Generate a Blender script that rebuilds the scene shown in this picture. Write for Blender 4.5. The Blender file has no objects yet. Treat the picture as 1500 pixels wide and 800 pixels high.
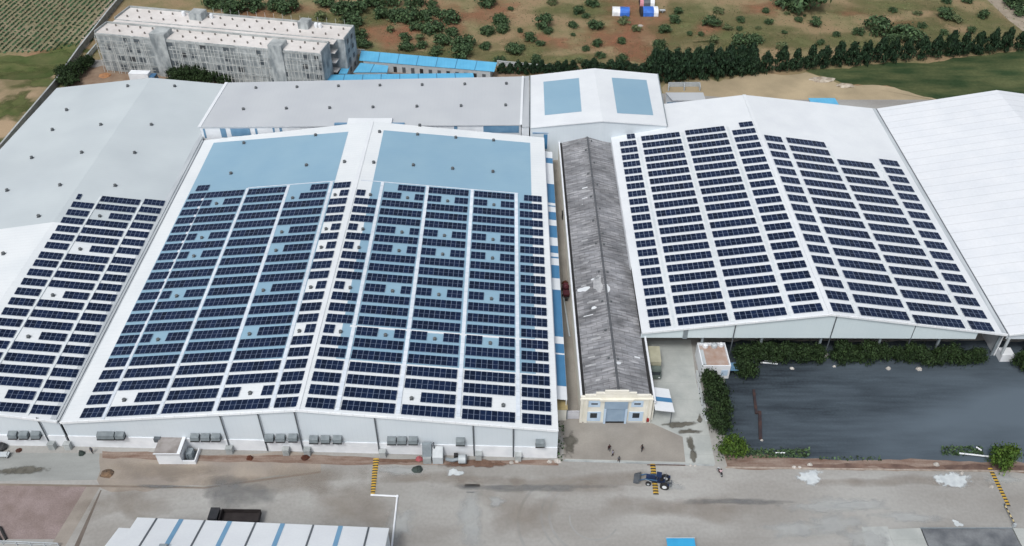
import bpy, math, random
from mathutils import Vector, Matrix

scene = bpy.context.scene
C = scene.collection
rad = math.radians

# ------------------------------------------------------------------ camera
CAM_H, PITCH, FPX = 130.0, rad(39.9), 1300.0      # drone 130 m up, looking 39.9 deg down
cam_d = bpy.data.cameras.new('camera')
cam_d.sensor_width = 36.0
cam_d.lens = FPX / 1500.0 * 36.0
cam_d.clip_start, cam_d.clip_end = 1.0, 6000.0
cam = bpy.data.objects.new('camera', cam_d)
C.objects.link(cam)
cam.location = (0, 0, CAM_H)
cam.rotation_euler = (math.pi / 2 - PITCH, 0, 0)
scene.camera = cam

# ------------------------------------------------------------------ sky, sun, exposure
SUN_EL, SUN_AZ = rad(57), rad(205)                # azimuth clockwise from +Y: behind the camera, a little left
world = bpy.data.worlds.new('World')
scene.world = world
world.use_nodes = True
wn = world.node_tree
sky = wn.nodes.new('ShaderNodeTexSky')
sky.sky_type = 'NISHITA'
sky.sun_disc = False
sky.sun_elevation = SUN_EL
sky.sun_rotation = SUN_AZ
sky.air_density = 1.0
sky.dust_density = 4.0
sky.ozone_density = 1.0
desat = wn.nodes.new('ShaderNodeHueSaturation')   # a cloud-covered sky is nearly grey
desat.inputs['Saturation'].default_value = 0.42
wn.links.new(sky.outputs[0], desat.inputs['Color'])
wn.links.new(desat.outputs[0], wn.nodes['Background'].inputs[0])
wn.nodes['Background'].inputs[1].default_value = 0.141
sun_d = bpy.data.lights.new('sun', 'SUN')
sun_d.energy = 1.55
sun_d.angle = rad(12)
sun_d.color = (1.0, 0.985, 0.96)
sun = bpy.data.objects.new('sun', sun_d)
C.objects.link(sun)
sun.location = (0, 0, 300)
sd = Vector((math.sin(SUN_AZ) * math.cos(SUN_EL), math.cos(SUN_AZ) * math.cos(SUN_EL), math.sin(SUN_EL)))
sun.rotation_euler = (-sd).to_track_quat('-Z', 'Y').to_euler()
scene.view_settings.view_transform = 'Standard'
scene.view_settings.look = 'None'
scene.view_settings.gamma = 1.0
scene.view_settings.use_curve_mapping = False
scene.view_settings.exposure = 0.0

# ------------------------------------------------------------------ surveying: photo pixel -> point at a known height / on a known plane
SP, CP = math.sin(PITCH), math.cos(PITCH)
def ray(px, py):
    x, y = (px - 750.0) / FPX, (py - 400.0) / FPX
    return Vector((x, CP - y * SP, -(SP + y * CP)))
def at(px, py, z=0.0):
    d = ray(px, py)
    return Vector((0, 0, CAM_H)) + d * ((z - CAM_H) / d.z)
def aty(px, py, Y):
    d = ray(px, py)
    return Vector((0, 0, CAM_H)) + d * (Y / d.y)
def plane(a, b, c):
    n = (b - a).cross(c - a).normalized()
    return (a, n if n.z > 0 else -n)
def onp(px, py, pl):
    d = ray(px, py); o = Vector((0, 0, CAM_H))
    return o + d * ((pl[0] - o).dot(pl[1]) / d.dot(pl[1]))
def onxy(x, y, pl):
    a, n = pl
    return Vector((x, y, a.z - ((x - a.x) * n.x + (y - a.y) * n.y) / n.z))

# ------------------------------------------------------------------ materials
def lin(c):
    return tuple((v / 12.92 if v <= 0.04045 else ((v + 0.055) / 1.055) ** 2.4) for v in (x / 255.0 for x in c))
MATS = {}
def mat(name, c1, c2=None, scale=0.25, rough=0.75, metal=0.0, spec=0.35, stretch=(1, 1, 1), lo=0.35, hi=0.65,
        big=0.10, bigscale=0.03, stripe=None, island=0.0, bump=0.0, detail=6, fine=0.0, finescale=3.0, decal=None):
    """procedural material in world coordinates: two tones mixed by noise, a slow and a fine brightness drift, optional stripes"""
    if name in MATS: return MATS[name]
    m = bpy.data.materials.new(name); m.use_nodes = True
    nt = m.node_tree; N, L = nt.nodes, nt.links
    b = N['Principled BSDF']
    b.inputs['Roughness'].default_value = rough
    b.inputs['Metallic'].default_value = metal
    b.inputs['Specular IOR Level'].default_value = spec
    geo = N.new('ShaderNodeNewGeometry')
    mp = N.new('ShaderNodeMapping'); mp.inputs['Scale'].default_value = stretch
    L.new(geo.outputs['Position'], mp.inputs[0])
    no = N.new('ShaderNodeTexNoise'); no.inputs['Scale'].default_value = scale; no.inputs['Detail'].default_value = detail
    L.new(mp.outputs[0], no.inputs['Vector'])
    rp = N.new('ShaderNodeMapRange'); rp.inputs[1].default_value = lo; rp.inputs[2].default_value = hi
    L.new(no.outputs[0], rp.inputs[0])
    mx = N.new('ShaderNodeMix'); mx.data_type = 'RGBA'
    c2 = c2 or tuple(v * 0.85 for v in c1)
    mx.inputs[6].default_value = (*c1, 1); mx.inputs[7].default_value = (*c2, 1)
    L.new(rp.outputs[0], mx.inputs[0])
    col = mx.outputs[2]
    def times(col, sock, lo_, hi_, a=0.3, z=0.7):
        r = N.new('ShaderNodeMapRange'); r.inputs[1].default_value = a; r.inputs[2].default_value = z
        r.inputs[3].default_value = lo_; r.inputs[4].default_value = hi_
        L.new(sock, r.inputs[0])
        mm = N.new('ShaderNodeMix'); mm.data_type = 'RGBA'; mm.blend_type = 'MULTIPLY'; mm.inputs[0].default_value = 1.0
        L.new(col, mm.inputs[6]); L.new(r.outputs[0], mm.inputs[7])
        return mm.outputs[2]
    if big:
        n2 = N.new('ShaderNodeTexNoise'); n2.inputs['Scale'].default_value = bigscale; n2.inputs['Detail'].default_value = 3
        L.new(mp.outputs[0], n2.inputs['Vector'])
        col = times(col, n2.outputs[0], 1 - big, 1 + big)
    if fine:
        n3 = N.new('ShaderNodeTexNoise'); n3.inputs['Scale'].default_value = finescale; n3.inputs['Detail'].default_value = 2
        L.new(geo.outputs['Position'], n3.inputs['Vector'])
        col = times(col, n3.outputs[0], 1 - fine, 1 + fine)
    if island:
        col = times(col, geo.outputs['Random Per Island'], 1 - island, 1 + island, 0, 1)
    if stripe:
        axis, period, width, dark = stripe
        sp = N.new('ShaderNodeSeparateXYZ'); L.new(geo.outputs['Position'], sp.inputs[0])
        dv = N.new('ShaderNodeMath'); dv.operation = 'DIVIDE'; dv.inputs[1].default_value = period
        L.new(sp.outputs['XYZ'.index(axis)], dv.inputs[0])
        fr = N.new('ShaderNodeMath'); fr.operation = 'FRACT'; L.new(dv.outputs[0], fr.inputs[0])
        lt = N.new('ShaderNodeMath'); lt.operation = 'LESS_THAN'; lt.inputs[1].default_value = width
        L.new(fr.outputs[0], lt.inputs[0])
        col = times(col, lt.outputs[0], 1.0, dark, 0, 1)
    L.new(col, b.inputs['Base Color'])
    if bump:
        bp = N.new('ShaderNodeBump'); bp.inputs['Strength'].default_value = bump; bp.inputs['Distance'].default_value = 0.05
        L.new(no.outputs[0], bp.inputs['Height']); L.new(bp.outputs[0], b.inputs['Normal'])
    if decal:                                      # thin spill or stain: ragged, soft rim given by the mesh's own 'fade' values
        at_ = N.new('ShaderNodeAttribute'); at_.attribute_name = 'fade'
        n4 = N.new('ShaderNodeTexNoise'); n4.inputs['Scale'].default_value = decal[1]; n4.inputs['Detail'].default_value = 6
        L.new(geo.outputs['Position'], n4.inputs['Vector'])
        ad = N.new('ShaderNodeMath'); ad.operation = 'MULTIPLY_ADD'; ad.inputs[1].default_value = 1.5; ad.inputs[2].default_value = -1.0
        L.new(n4.outputs[0], ad.inputs[0])
        ad2 = N.new('ShaderNodeMath'); ad2.operation = 'ADD'; L.new(ad.outputs[0], ad2.inputs[0]); L.new(at_.outputs['Fac'], ad2.inputs[1])
        r4 = N.new('ShaderNodeMapRange'); r4.inputs[1].default_value = 0.0; r4.inputs[2].default_value = decal[0]; r4.inputs[4].default_value = decal[2] if len(decal) > 2 else 1.0
        L.new(ad2.outputs[0], r4.inputs[0]); L.new(r4.outputs[0], b.inputs['Alpha'])
    MATS[name] = m
    return m

# ------------------------------------------------------------------ mesh building
ORG = {}                                           # world origin of every placed object
class MB:
    def __init__(s): s.v = []; s.f = []; s.m = []
    def face(s, pts, mi=0):
        i = len(s.v); s.v += [Vector(p) for p in pts]; s.f.append(tuple(range(i, i + len(pts)))); s.m.append(mi); return s
    def hexa(s, b, t, mi=0):                       # bottom and top quads, both counter-clockwise from above
        i = len(s.v); s.v += [Vector(p) for p in b] + [Vector(p) for p in t]
        n = len(b)
        s.f.append(tuple(i + k for k in reversed(range(n)))); s.f.append(tuple(i + n + k for k in range(n)))
        for k in range(n):
            q = (k + 1) % n
            s.f.append((i + k, i + q, i + n + q, i + n + k))
        s.m += [mi] * (n + 2); return s
    def box(s, x0, x1, y0, y1, z0, z1, mi=0):
        return s.hexa([(x0, y0, z0), (x1, y0, z0), (x1, y1, z0), (x0, y1, z0)], [(x0, y0, z1), (x1, y0, z1), (x1, y1, z1), (x0, y1, z1)], mi)
    def prism(s, poly, z0, z1, mi=0):
        return s.hexa([(p[0], p[1], z0) for p in poly], [(p[0], p[1], z1) for p in poly], mi)
    def slab(s, q, th, mi=0):                      # a sheet of thickness th hung below the given top outline
        return s.hexa([Vector(p) - Vector((0, 0, th)) for p in q], q, mi)
    def bar(s, p0, p1, w, h=None, mi=0):           # square bar between two points
        p0, p1 = Vector(p0), Vector(p1); d = (p1 - p0).normalized(); h = h or w
        up = Vector((0, 0, 1)) if abs(d.z) < 0.95 else Vector((0, 1, 0))
        a = d.cross(up).normalized() * (w / 2); b = a.cross(d).normalized() * (h / 2)
        return s.hexa([p0 - a - b, p0 + a - b, p0 + a + b, p0 - a + b], [p1 - a - b, p1 + a - b, p1 + a + b, p1 - a + b], mi)
    def tube(s, pts, r, n=8, mi=0, r1=None):
        pts = [Vector(p) for p in pts]; base = len(s.v); m = len(pts)
        for k, p in enumerate(pts):
            d = (pts[min(k + 1, m - 1)] - pts[max(k - 1, 0)]).normalized()
            up = Vector((0, 0, 1)) if abs(d.z) < 0.9 else Vector((0, 1, 0))
            a = d.cross(up).normalized(); b = a.cross(d).normalized()
            rr = r if r1 is None else r + (r1 - r) * k / (m - 1)
            for j in range(n):
                t = 2 * math.pi * j / n
                s.v.append(p + a * (rr * math.cos(t)) + b * (rr * math.sin(t)))
        for k in range(m - 1):
            for j in range(n):
                q = (j + 1) % n
                s.f.append((base + k * n + j, base + k * n + q, base + (k + 1) * n + q, base + (k + 1) * n + j)); s.m.append(mi)
        s.f.append(tuple(base + j for j in reversed(range(n)))); s.f.append(tuple(base + (m - 1) * n + j for j in range(n))); s.m += [mi, mi]
        return s
    def lathe(s, c, prof, n=12, mi=0):             # profile [(r, z)] turned about a vertical axis
        base = len(s.v)
        for r, z in prof:
            for j in range(n):
                t = 2 * math.pi * j / n
                s.v.append(Vector((c[0] + r * math.cos(t), c[1] + r * math.sin(t), c[2] + z)))
        m = len(prof)
        for k in range(m - 1):
            for j in range(n):
                q = (j + 1) % n
                s.f.append((base + k * n + j, base + k * n + q, base + (k + 1) * n + q, base + (k + 1) * n + j)); s.m.append(mi)
        s.f.append(tuple(base + j for j in reversed(range(n)))); s.f.append(tuple(base + (m - 1) * n + j for j in range(n))); s.m += [mi, mi]
        return s
    def disc(s, c, axis, r, w, n=14, mi=0):        # a wheel-like short cylinder
        a = Vector(axis).normalized() * (w / 2); c = Vector(c)
        return s.tube([c - a, c + a], r, n, mi)
    def build(s, name, mats, parent=None, org=None, smooth=False):
        if not isinstance(mats, (list, tuple)): mats = [mats]
        o_ = Vector(org) if org is not None else (ORG[parent.name] if parent else Vector((0, 0, 0)))
        me = bpy.data.meshes.new(name)
        me.from_pydata([tuple(v - o_) for v in s.v], [], s.f)
        for m_ in mats: me.materials.append(m_)
        me.polygons.foreach_set('material_index', s.m)
        if smooth: me.polygons.foreach_set('use_smooth', [True] * len(s.f))
        me.update()
        o = bpy.data.objects.new(name, me); C.objects.link(o)
        if parent:
            o.parent = parent; ORG[o.name] = ORG[parent.name]
        else:
            o.location = o_; ORG[o.name] = o_
        return o
def tag(o, label=None, cat=None, group=None, kind=None):
    if label: o['label'] = label
    if cat: o['category'] = cat
    if group: o['group'] = group
    if kind: o['kind'] = kind
    return o
def thing(name, label, cat, loc, group=None):
    o = bpy.data.objects.new(name, None); C.objects.link(o)
    o.location = loc; o.empty_display_size = 0.5; ORG[o.name] = Vector(loc)
    return tag(o, label, cat, group)
def struct(name, mb, m):
    return tag(mb.build(name, m), kind='structure')
def copy_tree(o, parent=None):
    c = o.copy(); C.objects.link(c); c.parent = parent
    for ch in list(o.children): copy_tree(ch, c)
    return c
ORD = 'first second third fourth fifth sixth seventh eighth ninth tenth eleventh twelfth thirteenth fourteenth fifteenth sixteenth seventeenth eighteenth nineteenth twentieth'.split()
TENS = {20: 'twenty', 30: 'thirty', 40: 'forty', 50: 'fifty'}
def ordw(i):                                       # 0 -> first
    n = i + 1
    if n <= 20: return ORD[i]
    t, u = n // 10 * 10, n % 10
    return TENS[t] + '-' + ORD[u - 1] if u else {30: 'thirtieth', 40: 'fortieth', 50: 'fiftieth'}[n]
NUM = 'zero one two three four five six seven eight nine ten'.split()
def blob(cx, cy, rx, ry, z, seed, n=22, rough=0.35):   # irregular flat outline
    r = random.Random(seed); ph = [r.uniform(0, 6.28) for _ in range(4)]
    out = []
    for k in range(n):
        t = 2 * math.pi * k / n
        q = 1 + rough * (0.5 * math.sin(2 * t + ph[0]) + 0.35 * math.sin(3 * t + ph[1]) + 0.3 * math.sin(5 * t + ph[2])) + r.uniform(-.08, .08)
        out.append((cx + rx * q * math.cos(t), cy + ry * q * math.sin(t), z))
    return out
def decal(name, cx, cy, rx, ry, m, seed, z, rough=.35, kind='structure'):
    out = blob(cx, cy, rx, ry, z, seed, 30, rough); n = len(out); v, f, fade = [(cx, cy, z)], [], [1.0]
    for t, fd in ((.4, .95), (.7, .62), (1.0, .25), (1.22, 0.0)):
        v += [(cx + (x - cx) * t, cy + (y - cy) * t, z) for x, y, _ in out]; fade += [fd] * n
    for j in range(n): f.append((0, 1 + j, 1 + (j + 1) % n))
    for k in range(3):
        for j in range(n):
            q = (j + 1) % n; a, b = 1 + k * n, 1 + (k + 1) * n
            f.append((a + j, b + j, b + q, a + q))
    me = bpy.data.meshes.new(name); me.from_pydata([(x - cx, y - cy, 0) for x, y, _ in v], [], f); me.materials.append(m)
    at_ = me.attributes.new('fade', 'FLOAT', 'POINT'); at_.data.foreach_set('value', fade); me.update()
    o = bpy.data.objects.new(name, me); C.objects.link(o); o.location = (cx, cy, z); o['kind'] = kind
    return o
def pxpoly(pts, z=0.0):
    return [at(x, y, z) for x, y in pts]
# ------------------------------------------------------------------ palette
W_ROOF = mat('white_roof_sheet', lin((220, 225, 227)), lin((213, 219, 222)), 0.15, 0.45, spec=0.4, big=0.045, stripe=('Y', 1.05, 0.08, 0.93), fine=.02)
W_ROOF2 = mat('white_lapped_roof_sheet', lin((219, 224, 227)), lin((213, 218, 222)), 0.2, 0.45, spec=0.4, big=0.04, fine=.02)
G_ROOF = mat('pale_grey_roof_sheet', lin((190, 199, 202)), lin((182, 191, 195)), 0.08, 0.5, spec=0.4, big=0.05, stripe=('Y', 1.05, 0.06, 0.95))
G_ROOF2 = mat('grey_roof_sheet', lin((184, 189, 193)), lin((178, 183, 188)), 0.1, 0.5, spec=0.4, big=0.04, stripe=('X', 1.05, 0.06, 0.96))
B_ROOF = mat('light_blue_roof_sheet', lin((138, 171, 190)), lin((131, 165, 186)), 0.12, 0.45, spec=0.4, big=0.04, stripe=('Y', 1.05, 0.06, 0.95))
B_BAND = mat('mid_blue_sheet', lin((72, 126, 166)), lin((66, 118, 158)), 0.4, 0.45, spec=0.4)
B_SHED = mat('bright_blue_sheet', lin((98, 176, 214)), lin((88, 166, 206)), 0.3, 0.5, big=0.06, stripe=('X', 1.0, 0.12, 0.93))
W_WALL = mat('white_painted_wall', lin((228, 232, 236)), lin((214, 219, 224)), 0.4, 0.6, big=0.05)
S_WALL = mat('blue_grey_wall_sheet', lin((208, 217, 223)), lin((201, 211, 218)), 0.1, 0.5, big=0.04, stripe=('X', 0.9, 0.08, 0.96))
TRIM = mat('white_trim', lin((235, 239, 242)), lin((222, 228, 232)), 0.6, 0.5, stripe=('X', 2.0, 0.06, 0.88))
CREAM = mat('cream_plaster', lin((230, 228, 218)), lin((218, 216, 204)), 0.5, 0.7, big=0.05)
PALEBLUE = mat('pale_blue_paint', lin((190, 210, 228)), lin((178, 200, 222)), 0.6, 0.6)
SHUTTER = mat('grey_blue_shutter', lin((150, 172, 192)), lin((140, 162, 184)), 0.6, 0.45, stripe=('Z', 0.25, 0.2, 0.82))
D_GREY = mat('dark_grey_metal', lin((92, 98, 104)), lin((80, 86, 92)), 1.0, 0.5)
M_GREY = mat('mid_grey_metal', lin((138, 148, 154)), lin((122, 132, 138)), 1.0, 0.45)
L_GREY = mat('light_grey_metal', lin((185, 192, 196)), lin((170, 178, 182)), 1.0, 0.4)
GUTTER = mat('galvanised_gutter', lin((188, 195, 199)), lin((168, 175, 180)), 0.4, 0.45, stretch=(4, .3, 1))
BLACK = mat('black_rubber', (0.02, 0.02, 0.022), (0.03, 0.03, 0.03), 3.0, 0.8)
GLASS = mat('dark_glass', (0.02, 0.028, 0.035), (0.03, 0.04, 0.05), 0.8, 0.12, spec=0.6)
GLASS_B = mat('blue_glass', lin((106, 142, 170)), lin((92, 130, 160)), 0.6, 0.3, spec=0.4)
CONCRETE = mat('raw_concrete', lin((176, 181, 181)), lin((146, 152, 153)), 0.35, 0.85, big=0.10, fine=.07, finescale=1.2)
RAWWALL = mat('cement_render', lin((180, 186, 187)), lin((124, 132, 136)), 0.45, 0.9, big=0.12, stretch=(1.5, 1, .5), fine=.1, finescale=0.9)
ROOFSLAB = mat('pale_roof_slab', lin((216, 213, 210)), lin((198, 194, 190)), 0.12, 0.85, big=0.06, fine=.05, finescale=.8)
SCAFF = mat('pale_scaffold_pole', lin((206, 209, 207)), lin((180, 183, 181)), 0.8, 0.7)
ASBESTOS_CAP = mat('dark_ridge_tile', lin((76, 79, 83)), lin((92, 95, 99)), 1.5, 0.85)

def asbestos():
    """old corrugated sheets: courses across the slope, every sheet weathered a little differently"""
    m = bpy.data.materials.new('weathered_asbestos_sheet'); m.use_nodes = True
    N, L = m.node_tree.nodes, m.node_tree.links
    b = N['Principled BSDF']; b.inputs['Roughness'].default_value = 0.85; b.inputs['Specular IOR Level'].default_value = .25
    geo = N.new('ShaderNodeNewGeometry'); sep = N.new('ShaderNodeSeparateXYZ'); L.new(geo.outputs['Position'], sep.inputs[0])
    com = N.new('ShaderNodeCombineXYZ'); L.new(sep.outputs[0], com.inputs[0]); L.new(sep.outputs[1], com.inputs[1])
    br = N.new('ShaderNodeTexBrick')
    br.inputs['Scale'].default_value = 1.0; br.inputs['Brick Width'].default_value = 2.15; br.inputs['Row Height'].default_value = .93
    br.inputs['Mortar Size'].default_value = 0.09; br.inputs['Mortar Smooth'].default_value = 1.0; br.inputs['Bias'].default_value = 0.1
    br.inputs['Color1'].default_value = (*lin((119, 121, 125)), 1); br.inputs['Color2'].default_value = (*lin((139, 140, 143)), 1)
    br.inputs['Mortar'].default_value = (*lin((102, 104, 107)), 1)
    L.new(com.outputs[0], br.inputs['Vector'])
    mp = N.new('ShaderNodeMapping'); mp.inputs['Scale'].default_value = (0.16, 2.2, 1); L.new(geo.outputs['Position'], mp.inputs[0])
    n1 = N.new('ShaderNodeTexNoise'); n1.inputs['Scale'].default_value = 1.0; n1.inputs['Detail'].default_value = 6; L.new(mp.outputs[0], n1.inputs['Vector'])
    r1 = N.new('ShaderNodeMapRange'); r1.inputs[1].default_value = .3; r1.inputs[2].default_value = .72; r1.inputs[3].default_value = .62; r1.inputs[4].default_value = 1.45
    L.new(n1.outputs[0], r1.inputs[0])
    n2 = N.new('ShaderNodeTexNoise'); n2.inputs['Scale'].default_value = .22; n2.inputs['Detail'].default_value = 4; L.new(geo.outputs['Position'], n2.inputs['Vector'])
    r2 = N.new('ShaderNodeMapRange'); r2.inputs[1].default_value = .35; r2.inputs[2].default_value = .7; r2.inputs[3].default_value = .74; r2.inputs[4].default_value = 1.34
    L.new(n2.outputs[0], r2.inputs[0])
    mu = N.new('ShaderNodeMath'); mu.operation = 'MULTIPLY'; L.new(r1.outputs[0], mu.inputs[0]); L.new(r2.outputs[0], mu.inputs[1])
    mm = N.new('ShaderNodeMix'); mm.data_type = 'RGBA'; mm.blend_type = 'MULTIPLY'; mm.inputs[0].default_value = 1
    L.new(br.outputs[0], mm.inputs[6]); L.new(mu.outputs[0], mm.inputs[7])
    L.new(mm.outputs[2], b.inputs['Base Color'])
    return m
ASBESTOS = asbestos()

def scrub_mat():
    m = bpy.data.materials.new('dry_scrub_soil'); m.use_nodes = True
    N, L = m.node_tree.nodes, m.node_tree.links
    b = N['Principled BSDF']; b.inputs['Roughness'].default_value = 0.95; b.inputs['Specular IOR Level'].default_value = .1
    geo = N.new('ShaderNodeNewGeometry')
    def noise(scale, detail=5, off=0):
        mp = N.new('ShaderNodeMapping'); mp.inputs['Location'].default_value = (off, off * .7, 0); L.new(geo.outputs['Position'], mp.inputs[0])
        n = N.new('ShaderNodeTexNoise'); n.inputs['Scale'].default_value = scale; n.inputs['Detail'].default_value = detail
        L.new(mp.outputs[0], n.inputs['Vector']); return n.outputs[0]
    def rng(s, a, z):
        r = N.new('ShaderNodeMapRange'); r.inputs[1].default_value = a; r.inputs[2].default_value = z; L.new(s, r.inputs[0]); return r.outputs[0]
    def mix(f, a, c):
        x = N.new('ShaderNodeMix'); x.data_type = 'RGBA'; L.new(f, x.inputs[0])
        for k, v in ((6, a), (7, c)):
            if isinstance(v, tuple): x.inputs[k].default_value = (*v, 1)
            else: L.new(v, x.inputs[k])
        return x.outputs[2]
    grass = mix(rng(noise(.25), .35, .68), lin((134, 124, 94)), lin((104, 106, 74)))
    g2 = mix(rng(noise(.06, 4, 40), .38, .62), grass, lin((144, 124, 98)))
    red = mix(rng(noise(.5, 5, 90), .3, .7), lin((150, 102, 80)), lin((132, 98, 78)))
    allc = mix(rng(noise(.03, 6, 7), .60, .72), g2, red)
    fin = mix(rng(noise(1.6, 4, 33), .55, .75), allc, lin((94, 100, 66)))
    L.new(fin, b.inputs['Base Color'])
    return m
SCRUB = scrub_mat()
YARD = mat('worn_concrete_paving', lin((161, 161, 158)), lin((142, 140, 136)), 0.12, 0.88, spec=.2, stretch=(.45, 1.3, 1), big=0.14, bigscale=.022, fine=.06, finescale=1.8, detail=9)
LANE = mat('pale_concrete_slab', lin((176, 180, 177)), lin((158, 163, 161)), 0.25, 0.85, spec=.2, big=.07, fine=.03, stripe=('Y', 4.5, .012, .8))
SLAB_B = mat('blue_grey_concrete_slab', lin((152, 155, 153)), lin((136, 139, 137)), 0.2, 0.85, spec=.2, stretch=(.5, 1.6, 1), big=.07, fine=.03)
APRON = mat('warm_concrete_apron', lin((152, 148, 141)), lin((137, 133, 127)), 0.2, 0.88, spec=.2, big=.08, fine=.04)
DIRT = mat('brown_dirt', lin((148, 130, 112)), lin((128, 108, 92)), 0.35, 0.95, spec=.1, big=.12, fine=.08)
REDSOIL = mat('red_soil', lin((124, 104, 94)), lin((96, 80, 74)), 0.5, 0.95, spec=.1, big=.15, fine=.1)
KERBSOIL = mat('reddish_verge', lin((142, 128, 118)), lin((116, 96, 86)), 0.6, 0.95, spec=.1, big=.1, stretch=(.4, 2, 1), fine=.1)
PAVER = mat('pink_block_paving', lin((142, 129, 127)), lin((126, 113, 109)), 0.35, 0.9, spec=.15, big=.08, fine=.13, finescale=4)
PATHC = mat('beige_path_concrete', lin((152, 146, 138)), lin((140, 133, 126)), 0.3, 0.9, spec=.15, fine=.04)
def cinder_mat():
    """black cinders, drier and greyer to the right and towards the road"""
    m = mat('black_cinder_ground', lin((38, 45, 52)), lin((62, 72, 80)), .35, .9, spec=.2, stretch=(.3, 2.6, 1), lo=.34, hi=.68, big=.12, bigscale=.05, fine=.16, finescale=2.2, detail=9)
    N, L = m.node_tree.nodes, m.node_tree.links; b = N['Principled BSDF']; old = b.inputs['Base Color'].links[0].from_socket
    geo = N.new('ShaderNodeNewGeometry'); sp = N.new('ShaderNodeSeparateXYZ'); L.new(geo.outputs['Position'], sp.inputs[0])
    mp = N.new('ShaderNodeMapping'); mp.inputs['Scale'].default_value = (.5, 1.6, 1); L.new(geo.outputs['Position'], mp.inputs[0])
    no = N.new('ShaderNodeTexNoise'); no.inputs['Scale'].default_value = .07; no.inputs['Detail'].default_value = 7; L.new(mp.outputs[0], no.inputs['Vector'])
    gx_ = N.new('ShaderNodeMapRange'); gx_.inputs[1].default_value = 50; gx_.inputs[2].default_value = 105; L.new(sp.outputs[0], gx_.inputs[0])
    gy_ = N.new('ShaderNodeMapRange'); gy_.inputs[1].default_value = 128; gy_.inputs[2].default_value = 112; L.new(sp.outputs[1], gy_.inputs[0])
    mu = N.new('ShaderNodeMath'); mu.operation = 'MULTIPLY_ADD'; mu.inputs[1].default_value = .8; mu.inputs[2].default_value = .0; L.new(gx_.outputs[0], mu.inputs[0])
    m2 = N.new('ShaderNodeMath'); m2.operation = 'MULTIPLY_ADD'; m2.inputs[1].default_value = .35; L.new(gy_.outputs[0], m2.inputs[0]); L.new(mu.outputs[0], m2.inputs[2])
    m3 = N.new('ShaderNodeMath'); m3.operation = 'MULTIPLY_ADD'; m3.inputs[1].default_value = 1.6; L.new(no.outputs[0], m3.inputs[0]); L.new(m2.outputs[0], m3.inputs[2])
    rr = N.new('ShaderNodeMapRange'); rr.inputs[1].default_value = .95; rr.inputs[2].default_value = 1.85; L.new(m3.outputs[0], rr.inputs[0])
    mx = N.new('ShaderNodeMix'); mx.data_type = 'RGBA'; L.new(rr.outputs[0], mx.inputs[0]); L.new(old, mx.inputs[6]); mx.inputs[7].default_value = (*lin((88, 100, 110)), 1)
    L.new(mx.outputs[2], b.inputs['Base Color']); return m
COAL = cinder_mat()
SAND = mat('sandy_ground', lin((172, 157, 130)), lin((150, 138, 114)), 0.12, 0.95, spec=.1, big=.1, fine=.06)
FIELD = mat('green_grass_field', lin((48, 66, 42)), lin((86, 92, 62)), 0.2, 0.95, spec=.1, stretch=(.35, 1, 1), big=.18, bigscale=.04, fine=.12, finescale=1)
DARKFIELD = mat('dark_grass_field', lin((68, 82, 46)), lin((86, 90, 58)), 0.15, 0.95, spec=.1, big=.2, fine=.12, finescale=1)
CROPSOIL = mat('crop_field_soil', lin((136, 128, 106)), lin((118, 116, 90)), 0.1, 0.95, spec=.1, big=.12, fine=.08)
TRACK = mat('dusty_track', lin((158, 148, 134)), lin((142, 132, 118)), 0.3, 0.95, spec=.1, fine=.06)
POWDER = mat('white_spill', lin((208, 215, 217)), lin((186, 194, 198)), 0.9, 0.8, big=.05, decal=(.35, 1.1, .9))
FADED = mat('pale_worn_patch', lin((186, 190, 189)), lin((168, 171, 171)), 0.5, 0.85, spec=.2, decal=(.7, .5, .65))
FADED_S = mat('pale_slab', lin((176, 180, 178)), lin((164, 168, 167)), 0.5, 0.85, spec=.2)
DARKSTAIN = mat('dark_wet_stain', lin((84, 82, 74)), lin((108, 106, 98)), 0.8, 0.7, decal=(.5, .8, .8))
GREYSTAIN = mat('grey_oil_stain', lin((112, 114, 116)), lin((128, 128, 126)), 0.4, 0.8, decal=(.8, .3, .7))
SPILLSOIL = mat('spilled_red_soil', lin((102, 80, 68)), lin((126, 104, 92)), .6, .95, fine=.1, spec=.1, decal=(.4, .8, .85))
REDPATCH = mat('bare_red_earth', lin((158, 110, 86)), lin((142, 106, 84)), .3, .95, fine=.12, spec=.1, decal=(1.1, .16, .72))
GREENPATCH = mat('greener_ground', lin((98, 104, 68)), lin((114, 114, 80)), .3, .95, fine=.12, spec=.1, decal=(.9, .12, .8))
TYRE = mat('tyre_scuff', lin((142, 143, 141)), lin((150, 150, 148)), 0.6, 0.85, spec=.2)

# ------------------------------------------------------------------ the ground
R0 = random.Random(5)
struct('ground', MB().face([(-2500, -800, -.06), (2500, -800, -.06), (2500, 4000, -.06), (-2500, 4000, -.06)]), SCRUB)
yard = [(-140, 30), (190, 30), (190, 236), (76, 236), (44, 240), (-60, 262), (-136.5, 262), (-136.5, 100), (-140, 100)]
struct('yard_paving', MB().face([(x, y, 0) for x, y in yard]), YARD)
def ragged(pts, amp, seed, step=2.0):               # the same outline with an uneven natural edge
    r = random.Random(seed); out = []
    for a, b in zip(pts, pts[1:] + pts[:1]):
        n = max(1, int((b - a).length / step)); d = (b - a).normalized(); s = Vector((d.y, -d.x, 0)); w = 0
        for k in range(min(n, 90)):
            w = .6 * w + r.gauss(0, amp * .6)
            out.append(a.lerp(b, k / min(n, 90)) + s * (w if k else 0))
    return out
def patch(name, pts, m, z=0.006, rough=0.0):
    q = pxpoly(pts, z)
    return struct(name, MB().face(ragged(q, rough, len(name) * 7 + len(pts)) if rough else q), m)
ZD = .024
def patchb(name, px, py, rx, ry, m, seed, z=0.012, rough=.35):
    global ZD
    ZD += .0016; p = at(px, py); return decal(name, p.x, p.y, rx, ry, m, seed, ZD, rough)
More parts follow.
